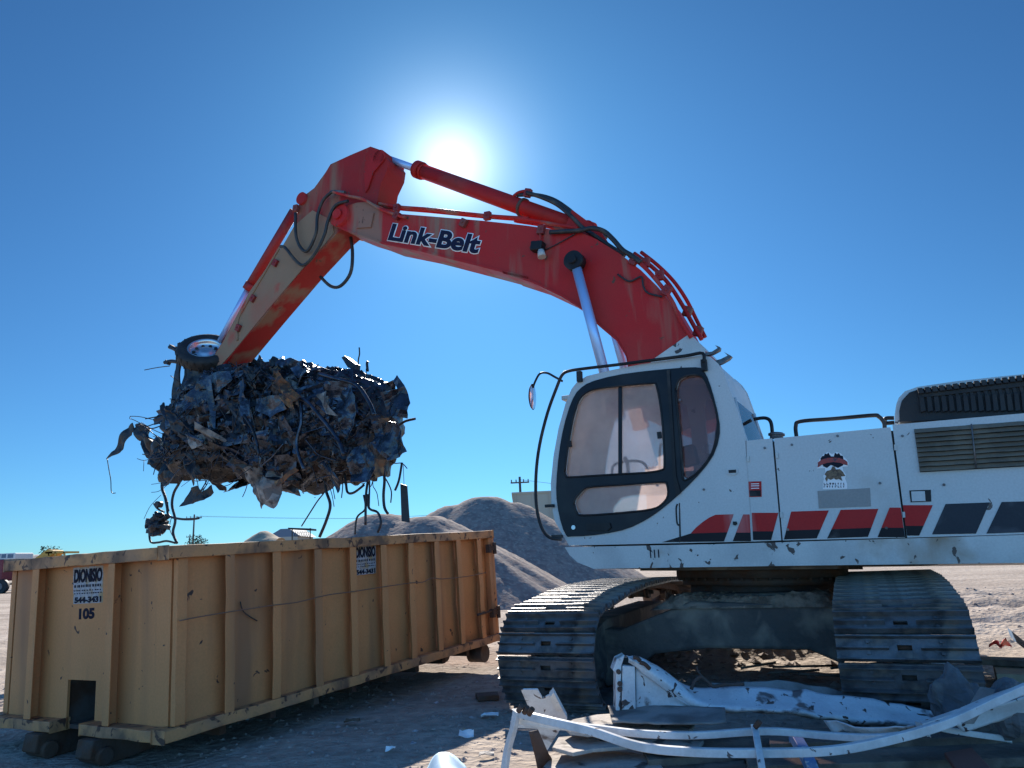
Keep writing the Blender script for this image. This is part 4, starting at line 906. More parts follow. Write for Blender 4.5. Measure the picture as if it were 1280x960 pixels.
# core lofted from the silhouette
top = c1([(205, 545), (235, 430), (250, 375), (330, 305), (400, 250), (480, 205), (560, 200), (640, 192), (750, 165), (800, 175), (900, 196), (1000, 212), (1100, 222), (1165, 248), (1195, 290), (1206, 360)])
botm = c1([(215, 560), (240, 610), (260, 628), (350, 632), (430, 645), (500, 628), (540, 595), (660, 625), (700, 665), (760, 682), (820, 692), (880, 672), (930, 645), (1000, 648), (1080, 632), (1150, 612), (1190, 540), (1206, 420)])
def interp(pl, x):
    for a, b in zip(pl, pl[1:]):
        if a[0] <= x <= b[0]: return a[1]+(b[1]-a[1])*(x-a[0])/(b[0]-a[0]+1e-9)
    return pl[0][1] if x < pl[0][0] else pl[-1][1]
NX, NA = 150, 84; P = []
x0p, x1p = 195, 506
for i in range(NX+1):
    x = x0p+(x1p-x0p)*i/NX; yt = interp(top, x); yb_ = interp(botm, x); xm = 226+(x-x0p)/(x1p-x0p)*264; a = B(xm, yt+4); b = B(xm, yb_-4)
    cz_ = (a.z+b.z)/2; hz = abs(a.z-b.z)/2; xx = a.x; f = i/NX
    ry = .70*min(1, (f*6)**.5)*min(1, ((1-f)*9)**.5)+.03
    hz *= min(1, (f*12+.05)**.5)*min(1, ((1-f)*16+.02)**.5)
    for k in range(NA):
        t = 2*math.pi*k/NA; cc, ss = math.cos(t), math.sin(t)
        sg = lambda v, e: math.copysign(abs(v)**e, v)
        p = V((xx, ry*sg(cc, .7), cz_+hz*sg(ss, .75)))
        n1 = 1-2.4*abs(noise.noise(p*1.9)); n2 = 1-2.6*abs(noise.noise(V((p.x*1.6-p.z*1.1, p.y*3, p.z*5.5+p.x*3.2)))); n3 = noise.noise(p*11); n4 = noise.cell(p*5)
        dd = .07*n1+.095*n2+.03*n3+.03*(n4-.5)-.05
        nn = V((0, cc, ss)); p = p+nn*dd+V((.05*noise.noise(p*6), .0, 0)); P.append(p)
mb = MB(); mb.add(P, [(i*NA+k, i*NA+(k+1) % NA, (i+1)*NA+(k+1) % NA, (i+1)*NA+k) for i in range(NX) for k in range(NA)], 0, False)
mb.add([P[k] for k in range(NA)], [list(range(NA))]); mb.add([P[NX*NA+k] for k in range(NA)], [list(range(NA))])
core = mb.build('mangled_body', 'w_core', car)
# torn and folded panels over the mass
rr = random.Random(11)
def surf_point(f, t):
    i = int(f*NX); k = int(t/(2*math.pi)*NA) % NA; p = P[i*NA+k]; return p, V((0, math.cos(t), math.sin(t)))
npan = 0
for k in range(100):
    f = rr.uniform(.10, .93); t = rr.gauss(math.pi*1.0, .75) if rr.random() < .82 else rr.uniform(0, 6.28); t %= 2*math.pi
    p, nn = surf_point(f, t); big = rr.random()
    w = rr.uniform(.35, .95); h = rr.uniform(.18, .45)
    if f > .55: mname = rr.choice(['w_blue', 'w_blue', 'w_blue', 'w_grey', 'w_dark', 'w_grey'])
    elif f > .3: mname = rr.choice(['w_blue', 'w_dark', 'w_grey', 'w_dark', 'w_core', 'w_blue'])
    else: mname = rr.choice(['w_dark', 'w_core', 'w_dark', 'w_blue', 'w_grey', 'w_dark'])
    if rr.random() < .03: mname = 'w_pale'
    if rr.random() < .02: mname = 'w_rust'
    if rr.random() < .35: w *= 1.8; h *= .55
    pts, fs = crumple(w, h, 17, 11, rr.uniform(.03, .075), k, rr.uniform(3, 6), rr.uniform(-.45, .0))
    z = (nn+V((rr.uniform(-.35, .35), rr.uniform(-.2, .2), rr.uniform(-.3, .3)))).normalized(); x = V((rr.uniform(.1, 1), 0, rr.uniform(-1, .5)))
    x = (x-z*x.dot(z)).normalized(); y = z.cross(x); q = p+nn*rr.uniform(-.07, .02)
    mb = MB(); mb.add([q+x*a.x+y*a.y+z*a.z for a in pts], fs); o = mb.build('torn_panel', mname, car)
    so_ = o.modifiers.new('s', 'SOLIDIFY'); so_.thickness = .008
# small shards and strands, uncountable
mb = MB()
for k in range(1500):
    f = rr.uniform(.02, .99); t = rr.gauss(math.pi*1.05, .9) % (2*math.pi); p, nn = surf_point(min(f, .985), t); s = rr.uniform(.015, .06)
    z = (nn+V((rr.uniform(-1, 1), rr.uniform(-1, 1), rr.uniform(-1, 1)))*.6).normalized(); x = z.orthogonal().normalized(); x = (x+z.cross(x)*rr.uniform(-2, 2)).normalized(); y = z.cross(x)
    q = p+nn*rr.uniform(-.03, .035); mi = rr.choice([0, 0, 1, 1, 1, 2, 2, 3 if rr.random() < .5 else 0, 4 if rr.random() < .3 else 1])
    e = rr.uniform(.3, 1)
    vv = [q-x*s-y*s*e*rr.random(), q+x*s*rr.uniform(.4, 1)-y*s*e, q+x*s*rr.random()+y*s*e+z*s*.5, q-x*s*.6+y*s*e*rr.random()-z*s*.3]
    mb.add(vv+[v+z*.005 for v in vv], [(0, 1, 2), (0, 2, 3), (4, 6, 5), (4, 7, 6), (0, 1, 5, 4), (1, 2, 6, 5), (2, 3, 7, 6), (3, 0, 4, 7)], mi)
for k in range(170):
    f = rr.uniform(.03, .97); t = rr.gauss(math.pi*1.1, .8) % (2*math.pi); p, nn = surf_point(f, t); q = p+nn*.03; pl = [q]
    d = V((rr.uniform(-1, 1), rr.uniform(-.3, .3), rr.uniform(-1, .6))).normalized()
    for s in range(4): d = (d+V((rr.uniform(-1, 1), rr.uniform(-.6, .3), rr.uniform(-1, 1)))*.55).normalized(); pl.append(pl[-1]+d*rr.uniform(.05, .2)-nn*.01)
    mb.tube(pl, rr.uniform(.004, .012), 5, rr.choice([1, 1, 2, 0]), sub=4)
mb.build('shards_and_strands', ['w_core', 'w_dark', 'w_blue', 'w_grey', 'w_pale'], car)['kind'] = 'stuff'
def cpanel(name, poly, m, d=-.85, th=.02, amp=.05, label=None):
    """bent panel from its outline on a plane, subdivided and folded"""
    import bmesh as _b
    pts = [B(*p, d) for p in c1(poly)]; bm = _b.new(); vs_ = [bm.verts.new(p) for p in pts]; bm.faces.new(vs_)
    _b.ops.triangulate(bm, faces=bm.faces); 
    for _ in range(4): _b.ops.subdivide_edges(bm, edges=[e for e in bm.edges if e.calc_length() > .07], cuts=1); _b.ops.triangulate(bm, faces=[f for f in bm.faces if len(f.verts) > 3])
    sd__ = V((poly[0][0]*.01, 0, poly[0][1]*.01))
    for v in bm.verts:
        q = v.co.copy(); v.co += V((.3*amp*noise.noise(q*5+sd__), amp*(1-2.5*abs(noise.noise(q*2.6+sd__)))+amp*.4*noise.noise(q*9), .3*amp*noise.noise(q*5-sd__)))
    me = bpy.data.meshes.new(name); bm.to_mesh(me); bm.free(); me.materials.append(M_[m]); o = link(name, me, car)
    s = o.modifiers.new('s', 'SOLIDIFY'); s.thickness = th
    if label: o['label'] = label
    return o
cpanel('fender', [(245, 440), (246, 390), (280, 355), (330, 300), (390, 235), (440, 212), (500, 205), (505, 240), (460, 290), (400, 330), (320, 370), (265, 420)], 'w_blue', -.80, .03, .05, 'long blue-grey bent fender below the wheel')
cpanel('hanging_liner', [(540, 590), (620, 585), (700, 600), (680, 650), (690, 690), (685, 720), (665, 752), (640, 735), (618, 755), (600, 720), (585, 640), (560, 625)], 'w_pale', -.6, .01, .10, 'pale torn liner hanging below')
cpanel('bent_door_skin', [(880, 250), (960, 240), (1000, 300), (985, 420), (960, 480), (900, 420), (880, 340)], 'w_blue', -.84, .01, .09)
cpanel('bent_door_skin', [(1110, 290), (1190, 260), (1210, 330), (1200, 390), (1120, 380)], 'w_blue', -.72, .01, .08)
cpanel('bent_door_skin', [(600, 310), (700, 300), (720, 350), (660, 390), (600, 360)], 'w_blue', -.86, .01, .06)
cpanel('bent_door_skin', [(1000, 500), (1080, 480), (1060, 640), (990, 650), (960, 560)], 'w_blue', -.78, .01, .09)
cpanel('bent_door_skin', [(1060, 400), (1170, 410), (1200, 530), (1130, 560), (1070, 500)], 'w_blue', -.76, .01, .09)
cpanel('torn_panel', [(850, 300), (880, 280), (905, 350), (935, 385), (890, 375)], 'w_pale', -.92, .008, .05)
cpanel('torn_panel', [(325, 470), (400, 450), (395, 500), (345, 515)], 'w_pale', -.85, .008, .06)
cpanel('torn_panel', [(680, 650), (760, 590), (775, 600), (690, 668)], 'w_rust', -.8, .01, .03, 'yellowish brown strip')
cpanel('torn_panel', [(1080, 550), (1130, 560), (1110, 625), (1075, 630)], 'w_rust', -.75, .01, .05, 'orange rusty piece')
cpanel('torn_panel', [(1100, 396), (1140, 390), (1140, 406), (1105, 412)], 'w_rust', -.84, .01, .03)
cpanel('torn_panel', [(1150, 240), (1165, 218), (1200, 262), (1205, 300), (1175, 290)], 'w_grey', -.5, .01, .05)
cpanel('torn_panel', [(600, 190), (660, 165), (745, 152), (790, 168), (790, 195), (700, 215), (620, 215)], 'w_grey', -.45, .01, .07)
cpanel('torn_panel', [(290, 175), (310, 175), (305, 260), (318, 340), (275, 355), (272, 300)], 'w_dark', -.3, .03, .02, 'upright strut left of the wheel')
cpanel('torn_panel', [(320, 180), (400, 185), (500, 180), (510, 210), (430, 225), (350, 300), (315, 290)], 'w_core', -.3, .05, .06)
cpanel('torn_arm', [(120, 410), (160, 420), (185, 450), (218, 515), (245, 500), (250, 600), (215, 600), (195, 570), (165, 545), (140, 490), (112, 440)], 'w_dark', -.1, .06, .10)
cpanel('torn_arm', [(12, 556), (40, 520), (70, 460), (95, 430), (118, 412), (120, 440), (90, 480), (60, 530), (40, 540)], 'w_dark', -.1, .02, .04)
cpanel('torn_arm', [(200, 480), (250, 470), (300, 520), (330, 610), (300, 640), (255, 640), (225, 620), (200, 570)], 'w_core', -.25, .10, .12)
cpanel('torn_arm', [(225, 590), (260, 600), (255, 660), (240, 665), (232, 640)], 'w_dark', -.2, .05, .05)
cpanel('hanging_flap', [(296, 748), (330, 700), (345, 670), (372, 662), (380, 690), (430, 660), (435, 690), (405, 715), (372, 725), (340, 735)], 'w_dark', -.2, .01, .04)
# wheel
wc = B(*c1([(405, 112)])[0], -.25)
wax = V((.28, -.62, -.73)).normalized()
wax = V((.47, -.54, .62)).normalized()
RT = .49
mb = MB(); mb.lathe(wc-wax*.20, wax, [(0, RT*.62), (-.02, RT*.75), (0, RT*.92), (.03, RT*.985), (.06, RT), (.14, RT), (.18, RT*.985), (.215, RT*.92), (.235, RT*.78), (.22, RT*.66), (.21, RT*.60), (.05, RT*.60), (0, RT*.62)], 48)
wh = mb.build('wheel', 'rubber', car)
mb = MB(); mb.lathe(wc-wax*.20, wax, [(.0, .01), (.03, RT*.3), (.03, RT*.58), (.21, RT*.61), (.215, RT*.585), (.16, RT*.55), (.10, RT*.50), (.13, RT*.26), (.16, RT*.22), (.165, RT*.10), (.15, .001)], 40)
rim = mb.build('rim', 'chrome', wh)
a_ = wax.orthogonal().normalized(); b_ = wax.cross(a_)
mb = MB()
for k in range(10): an = 2*math.pi*k/10; q = wc-wax*.20+(a_*math.cos(an)+b_*math.sin(an))*RT*.40+wax*.12; mb.cyl(q-wax*.02, q+wax*.012, .028, n=12)
mb.build('rim_holes', 'black', wh)
mb = MB()
for k in range(44):
    an = 2*math.pi*k/44; q = wc-wax*.10+(a_*math.cos(an)+b_*math.sin(an))*(RT+.0); rad = (a_*math.cos(an)+b_*math.sin(an)); tg = wax.cross(rad)
    m3 = Matrix((tg, wax, rad)).transposed(); mb.box(q+wax*.05*(1 if k % 2 else -1), (.026, .08, .010), m3)
mb.build('tread_blocks', 'rubber', wh)
mb = MB()
for pl in ([(262, 108), (280, 115), (300, 128)], [(243, 170), (270, 165), (300, 170)]): mb.tube([B(*p, -.2) for p in c1(pl)], .035, 7)
for p in c1([(272, 108), (255, 170)]): mb.box(B(*p, -.2), (.10, .07, .06), Matrix.Rotation(R(30), 3, 'Y'))
mb.box(B(*c1([(305, 130)])[0], -.2), (.08, .1, .35)); mb.build('suspension_arm', 'w_dark', car)
def strand(pl, r=.01, d=-.2, name='hanging_wire', m='w_dark', n=6):
    if name.startswith('hanging_h') or (d <= -.2 and 600 < pl[0][1] < 690): pl = [(pl[0][0]-6, pl[0][1]-55)]+list(pl)
    mb = MB(); mb.tube([B(*p, d) for p in c1(pl)], r, n, sub=5); return mb.build(name, m, car)
strand([(162, 200), (215, 190), (262, 184)], .008, -.2)
strand([(13, 556), (20, 600), (27, 640), (30, 688), (46, 692)], .008, -.1)
for q in ([(105, 385), (150, 388), (240, 410)], [(105, 385), (104, 395), (120, 400), (200, 440), (245, 460)], [(150, 410), (200, 440), (246, 462), (240, 475), (205, 460), (160, 425)], [(170, 430), (215, 470), (230, 472)]): strand(q, .007, -.1)
strand([(235, 620), (232, 670), (245, 710), (256, 765)], .025, -.2, 'hanging_hose')
strand([(305, 640), (280, 690), (272, 740), (285, 800), (276, 850), (292, 893)], .022, -.2, 'hanging_hose')
strand([(258, 780), (300, 795), (350, 797), (380, 792)], .02, -.2, 'hanging_hose'); strand([(186, 886), (215, 890), (250, 884), (285, 892)], .018, -.2, 'hanging_hose')
strand([(228, 700), (185, 745), (160, 795)], .005, -.2); strand([(200, 735), (215, 755), (240, 768)], .018, -.2)
strand([(270, 790), (262, 830), (275, 865), (290, 880)], .006, -.2)
strand([(885, 680), (850, 730), (790, 825)], .010, -.2); strand([(888, 682), (905, 740), (890, 800), (862, 868)], .022, -.2, 'hanging_hose')
strand([(1058, 620), (1048, 700), (1046, 820)], .018, -.3, 'hanging_hose'); strand([(1062, 640), (1060, 755)], .012, -.3)
strand([(1045, 755), (1012, 790), (1004, 858)], .014, -.3, 'hanging_hose'); strand([(1060, 752), (1095, 770), (1108, 810), (1095, 850)], .018, -.3, 'hanging_hose')
strand([(1122, 640), (1118, 700), (1122, 750), (1136, 775)], .02, -.3, 'hanging_hose'); strand([(1192, 570), (1180, 640), (1164, 682)], .016, -.3)
strand([(968, 655), (975, 690), (1000, 690), (1040, 660)], .018, -.3, 'hanging_hose'); strand([(955, 655), (950, 712)], .008, -.3); strand([(1197, 580), (1200, 655)], .004, -.3)
strand([(1176, 424), (1205, 405), (1245, 395)], .018, -.3); strand([(1055, 205), (1052, 175), (1056, 165)], .02, -.1); strand([(515, 330), (516, 440)], .006, -.95); strand([(160, 560), (158, 605)], .005, -.1)
strand([(705, 300), (800, 320), (860, 380), (930, 470), (960, 540)], .03, -.90, 'bent_pillar', 'w_grey'); strand([(860, 215), (930, 235), (1010, 260), (1060, 330), (1080, 380)], .03, -.80, 'bent_pillar', 'w_grey')
strand([(560, 380), (600, 450), (620, 540)], .02, -.9, 'bent_pillar', 'w_core'); strand([(780, 300), (790, 400), (770, 500), (800, 600)], .025, -.88, 'bent_pillar', 'w_grey')
pb = [B(*p, -.3) for p in c1([(1185, 655), (1210, 662), (1220, 810), (1190, 805)])]; mb = MB(); mb.prism(pb, (0, .02, 0)); mb.build('hanging_strip', 'w_dark', car)
pb = [B(*p, -.1) for p in c1([(950, 150), (962, 143), (1005, 175), (1003, 195), (975, 190)])]; mb = MB(); mb.prism(pb, (0, .12, 0)); mb.build('torn_bracket', 'w_dark', car)
# lump of motor hanging by its wires
mb = MB(); pc = B(*c1([(215, 815)])[0], -.2); G = []; n1_ = 26
for i in range(n1_+1):
    for k in range(n1_):
        th = math.pi*i/n1_; ph = 2*math.pi*k/n1_; v = V((math.sin(th)*math.cos(ph)*.19, math.sin(th)*math.sin(ph)*.16, math.cos(th)*.20))
        v *= 1+.35*(noise.cell(v*13+V((5, 5, 5)))-.5)+.5*noise.noise(v*6); v = V((v.x+v.z*.35, v.y, v.z)); G.append(pc+v)
mb.add(G, [(i*n1_+k, i*n1_+(k+1) % n1_, (i+1)*n1_+(k+1) % n1_, (i+1)*n1_+k) for i in range(n1_) for k in range(n1_)])
mb.box(pc+V((-.2, 0, .03)), (.13, .12, .08)); mb.box(pc+V((-.17, 0, -.12)), (.12, .10, .07)); mb.cyl(pc+V((-.03, -.05, .33)), pc+V((-.03, .05, .33)), .055, n=12)
mb.build('hanging_motor', 'w_dark', car)

# ================================================================== SCRAP IN FRONT
def Z(px, py, z): return at_z(px, py, z)
def scrap(name, label, cat, mb, m, group=None, bevel=0.0, solid_=0.0):
    c = V((sum(v[0] for v in mb.v)/len(mb.v), sum(v[1] for v in mb.v)/len(mb.v), min(v[2] for v in mb.v)))
    mb.v = [tuple(V(v)-c) for v in mb.v]; o = mb.build(name, m, None, None, bevel); o.location = c
    if solid_: s = o.modifiers.new('s', 'SOLIDIFY'); s.thickness = solid_; s.offset = 0
    return tag(o, label, cat, group)
def sheet(rows, amp=.01, sub=5, seed=0, freq=6):
    """surface lofted through rows of 3D points, with dents"""
    rs = [catmull([V(p) for p in r], sub) for r in rows]; n = len(rs[0]); m = len(rs)
    cols = [catmull([rs[j][i] for j in range(m)], sub) for i in range(n)]; m2 = len(cols[0]); mb = MB(); P = []
    for j in range(m2):
        for i in range(n):
            p = cols[i][j]; s = V((seed, seed*2, 0)); P.append(p+V((noise.noise(p*freq+s)*.5, noise.noise(p*freq+s*2)*.5, 1-2.4*abs(noise.noise(p*freq*.8+s*3))+.5*noise.noise(p*freq*3)))*amp)
    mb.add(P, [(j*n+i, j*n+i+1, (j+1)*n+i+1, (j+1)*n+i) for j in range(m2-1) for i in range(n-1)], 0, True); return mb
scrap('torn_white_sheet', 'torn white sheet at the right edge, between the two white tubes that fan out there', 'sheet metal', sheet([[Z(1196, 905, .36), Z(1225, 893, .40), Z(1262, 878, .46), Z(1300, 868, .50)], [Z(1205, 914, .32), Z(1240, 906, .34), Z(1275, 900, .36), Z(1310, 896, .38)]], .02, 5, 9, 5), 'scrap_white', None, 0, .006)
scrap('crumpled_white_sheet', 'crumpled white sheet poking out below the right half of the white beam', 'sheet metal', sheet([[Z(1030, 905, .30), Z(1080, 908, .34), Z(1130, 911, .36), Z(1185, 909, .34)], [Z(1040, 917, .26), Z(1085, 920, .27), Z(1135, 922, .28), Z(1190, 918, .28)]], .025, 5, 12, 6), 'scrap_white', None, 0, .006)
# white crumpled beam: triangular head and long crushed body
hd = thing('crumpled_beam', 'long crumpled white metal beam with a triangular head, lying in front of the tracks', 'scrap beam', Matrix.Translation(Z(900, 905, .2)))
def hsub(name, mb, m, solid_=0.0, bevel=0.0):
    c = hd.location; mb.v = [tuple(V(v)-c) for v in mb.v]; o = mb.build(name, m, hd, None, bevel)
    if solid_: s = o.modifiers.new('s', 'SOLIDIFY'); s.thickness = solid_; s.offset = 0
    return o
Yb = 5.15
def Q(px, py, dy=0.0): return at_y(px, py, Yb+dy)
hsub('body', sheet([[Q(773, 824, .12), Q(800, 824, .18), Q(830, 840, .2), Q(862, 858, .2), Q(905, 862, .2), Q(975, 862, .12), Q(1040, 868, .1), Q(1110, 880, .1), Q(1180, 893, .05), Q(1235, 905, .05)],
                    [Q(782, 820, .04), Q(806, 828, .05), Q(838, 848, .05), Q(868, 868, .05), Q(905, 876, .05), Q(975, 878, 0), Q(1040, 884, 0), Q(1110, 893, 0), Q(1180, 900, 0), Q(1232, 908, 0)],
                    [Q(785, 824, -.02), Q(810, 838, -.02), Q(842, 862, -.02), Q(868, 880, -.02), Q(905, 888, -.06), Q(975, 890, -.12), Q(1040, 898, -.12), Q(1110, 906, -.12), Q(1180, 908, -.12), Q(1225, 912, -.1)],
                    [Q(785, 830, .0), Q(808, 846, .0), Q(835, 868, .0), Q(862, 884, .0), Q(905, 893, -.02), Q(975, 893, -.04), Q(1040, 903, -.02), Q(1110, 914, -.02), Q(1180, 915, -.02), Q(1225, 918, -.02)]], .016, 4, 2, 5), 'scrap_white', .004)
mb = MB(); mb.prism([Q(778, 832), Q(794, 833), Q(795, 890), Q(777, 889)], (0, .06, 0)); hsub('head_post', mb, 'scrap_white', bevel=.006)
mb = MB(); mb.prism([Q(770, 842), Q(766, 838), Q(771, 824), Q(781, 819), Q(777, 832), Q(775, 889), Q(770, 889)], (0, .14, 0)); hsub('head_flange', mb, 'scrap_white', bevel=.004)
hsub('head_web', sheet([[Q(795, 836, .03), Q(815, 850, .02), Q(838, 868, .0), Q(862, 882, -.02)], [Q(795, 862, .03), Q(815, 868, .04), Q(838, 878, .02), Q(860, 884, .0)], [Q(795, 889, .03), Q(815, 887, .04), Q(838, 886, .02), Q(858, 886, .0)]], .012, 4, 5), 'scrap_white', .004)
mb = MB()
for q in (Q(773.5, 840, -.02), Q(775, 855, -.02), Q(775, 862, -.02)): mb.cyl(q, q+V((0, .02, 0)), .016, n=10)
for a, b in ((Q(792, 822, -.04), Q(800, 826, -.04)), (Q(800, 828, -.04), Q(812, 836, -.04)), (Q(1050, 898, -.1), Q(1062, 901, -.1))): mb.tube([a, a.lerp(b, .5)+V((0, -.01, .01)), b], .014, 6)
hsub('hole_and_rust', mb, 'rustmetal')
mb = MB(); mb.tube([Q(864, 862, .1), Q(868, 852, .1), Q(876, 846, .1), Q(884, 852, .1), Q(892, 858, .1), Q(905, 856, .1), Q(930, 855, .1)], .012, 6); mb.tube([Q(878, 846, .1), Q(872, 838, .1), Q(871, 833, .1)], .006, 5); hsub('torn_cable', mb, 'rustmetal')
hsub('rear_panel', sheet([[Q(888, 855, .5), Q(960, 852, .5), Q(1020, 858, .5), Q(1070, 872, .5)], [Q(888, 868, .45), Q(960, 866, .45), Q(1020, 874, .45), Q(1070, 886, .45)]], .012, 5, 8), 'scrap_grey', .004)
# sheet underneath the beam, weathered boards
scrap('grey_sheet', 'flat spotted grey sheet directly under the white beam head', 'sheet metal', sheet([[Z(760, 883, .30), Z(800, 882, .31), Z(855, 884, .31), Z(906, 886, .30)], [Z(765, 903, .29), Z(810, 905, .30), Z(860, 906, .30), Z(908, 903, .29)]], .006, 5, 1), 'scrap_grey', None, 0, .01)
def board(px, z, th, m, name, label, cat, group=None):
    P = [Z(x, y, z) for x, y in px]; mb = MB(); mb.prism([p for p in P], (0, 0, -th)); return scrap(name, label, cat, mb, m, group, bevel=.006)
M_['pale_wood'] = mat('sun_bleached_board', (.46, .40, .35), .85, c2=(.34, .29, .25), s2=3, dirt=(.10, .08, .07), sd_=7, td=(.60, .66), bump=.8, sb=14)
board([(703, 906), (716, 899), (745, 893), (790, 890), (832, 893), (850, 896), (868, 905), (862, 914), (800, 911), (760, 914), (735, 917), (712, 914)], .26, .022, 'pale_wood', 'pale_board', 'pale cracked board in the sun directly below the grey sheet', 'board', 'pale broken boards')
board([(690, 934), (698, 921), (735, 918), (762, 915), (800, 913), (846, 917), (880, 925), (868, 940), (830, 937), (790, 932), (740, 936), (716, 941)], .19, .022, 'pale_wood', 'pale_board', 'pale jagged board below the crossing of the two white tubes', 'board', 'pale broken boards')
board([(676, 962), (690, 944), (720, 943), (745, 938), (790, 940), (822, 950), (834, 966), (850, 990), (668, 1000)], .11, .022, 'pale_wood', 'pale_board', 'pale sunlit board running off the bottom edge beside the rusty strip', 'board', 'pale broken boards')
board([(800, 925), (1000, 915), (1010, 935), (810, 950)], .14, .05, 'wood', 'plank', 'grey weathered plank left of the upright white bracket', 'plank', 'planks under the white tubes')
board([(960, 912), (1290, 902), (1290, 918), (962, 930)], .22, .05, 'wood', 'plank', 'dark plank running to the right edge just below the white beam', 'plank', 'planks under the white tubes')
board([(930, 934), (1290, 922), (1300, 946), (935, 958)], .18, .05, 'wood', 'plank', 'wide dark plank along the bottom right, below the lowest tube', 'plank', 'planks under the white tubes')
board([(880, 955), (1300, 948), (1310, 1000), (870, 1000)], .12, .05, 'brown', 'plank', 'brown board cut off by the bottom edge of the picture', 'plank', 'planks under the white tubes')
board([(800, 952), (930, 948), (935, 975), (790, 985)], .10, .04, 'wood', 'plank', 'short plank at the bottom between the pale board and the brown board', 'plank', 'planks under the white tubes')
board([(1180, 940), (1215, 934), (1240, 960), (1200, 968)], .23, .03, 'scrap_red', 'red_offcut', 'small reddish offcut lying on the planks at bottom right', 'offcut') 
bpy.data.objects['red_offcut'].data.materials[0] = mat('faded_red_wood', (.20, .07, .05), .8)
# dark mound of dirt and rubble beneath the scrap
mb = MB(); n_ = 60; P = []
for j in range(34):
    for i in range(n_):
        x = .55+i*.085; y = 2.9+j*.085; e = min(1, i/10)*min(1, j/6)*min(1, (33-j)/8)
        P.append((x, y, -.06+e*(.17+.05*noise.noise(V((x*2, y*2, 4)))+.035*noise.noise(V((x*7, y*7, 4)))+.02*noise.noise(V((x*19, y*19, 4))))))
mb.add(P, [(j*n_+i, j*n_+i+1, (j+1)*n_+i+1, (j+1)*n_+i) for j in range(33) for i in range(n_-1)]); o = mb.build('rubble', 'mud'); tag(o, 'dark dirt and rubble under the white scrap', 'rubble', None, 'stuff')
# bent white tube frame
tf = thing('tube_frame', 'bent frame of long white square tubes sweeping across the foreground', 'tube frame', Matrix.Translation(Z(900, 930, .15)))
def sq(pl, w, name='tube', m='tube_white'):
    pts = catmull([V(p)-tf.location for p in pl], 6); mb = MB(); P = []
    for i, p in enumerate(pts):
        d = (pts[min(i+1, len(pts)-1)]-pts[max(i-1, 0)]).normalized(); s = d.cross(V((0, 0, 1))).normalized(); u = s.cross(d)
        for a, b in ((-1, -1), (1, -1), (1, 1), (-1, 1)): P.append(p+s*a*w/2+u*b*w/2*1.15)
    fs = [(0, 1, 2, 3), tuple(4*(len(pts)-1)+k for k in (3, 2, 1, 0))]
    for i in range(len(pts)-1):
        for k in range(4): fs.append((4*i+k, 4*i+(k+1) % 4, 4*i+4+(k+1) % 4, 4*i+4+k))
    mb.add(P, fs); return mb.build(name, m, tf, bevel=.004)
Zt = .42
sq([Z(648, 892, .52), Z(690, 902, .5), Z(740, 914, .46), Z(800, 933, .40), Z(870, 940, .38), Z(960, 941, .36), Z(1040, 938, .38), Z(1110, 925, .42), Z(1180, 905, .48), Z(1240, 878, .54), Z(1300, 852, .62)], .034)
sq([Z(648, 900, .48), Z(690, 906, .46), Z(740, 910, .44), Z(800, 917, .42), Z(870, 919, .40), Z(960, 914, .40), Z(1040, 920, .38), Z(1100, 922, .38), Z(1160, 915, .40)], .030)
sq([Z(646, 888, .54), Z(642, 910, .45), Z(634, 940, .32), Z(628, 985, .14)], .030); sq([Z(640, 905, .44), Z(700, 908, .44), Z(730, 912, .42)], .028)
sq([Z(1150, 910, .38), Z(1200, 893, .42), Z(1250, 872, .5), Z(1320, 850, .6)], .04); sq([Z(1150, 905, .34), Z(1200, 915, .30), Z(1262, 924, .24)], .026)
sq([Z(944, 911, .42), Z(948, 935, .38), Z(953, 965, .30), Z(955, 990, .22)], .032, 'upright_bracket'); sq([Z(993, 920, .26), Z(1010, 950, .22), Z(1022, 980, .18)], .055, 'cross_strap', 'blue_panel')
mb = MB()
for q in (Z(655, 891, .56), Z(661, 893, .56), Z(648, 889, .57), Z(944, 909, .44)): mb = MB(); mb.cyl(V(q)-tf.location, V(q)-tf.location+V((.02, -.02, .03)), .014, n=8); mb.build('torn_bolt', 'rustmetal', tf)
# folded white channel standing by the left end
def flat(px, z0, z1, th=.008):
    ys = [p[1] for p in px]; lo, hi = max(ys), min(ys); P = [Z(x, y, z0+(z1-z0)*(lo-y)/(lo-hi+1e-6)) for x, y in px]; mb = MB(); n = (P[1]-P[0]).cross(P[2]-P[0]).normalized(); mb.prism(P, n*th); return mb
fc = scrap('folded_channel', 'folded piece of white channel leaning at the left end of the tube frame', 'sheet metal', flat([(651, 862), (672, 862), (678, 873), (692, 866), (709, 898), (684, 938), (664, 892)], .22, .60), 'scrap_white')
mb = flat([(692, 866), (709, 898), (704, 903), (687, 872)], .38, .60, .03); mb.v = [tuple(V(v)-fc.location) for v in mb.v]; mb.build('folded_edge', 'scrap_white', fc)
scrap('brown_flap', 'rusty brown metal strip below the folded white channel', 'sheet metal', sheet([[Z(661, 915, .30), Z(678, 912, .30)], [Z(667, 940, .18), Z(684, 938, .19)], [Z(675, 975, .02), Z(690, 950, .1)]], .005, 4, 6), 'rustmetal', None, 0, .006)
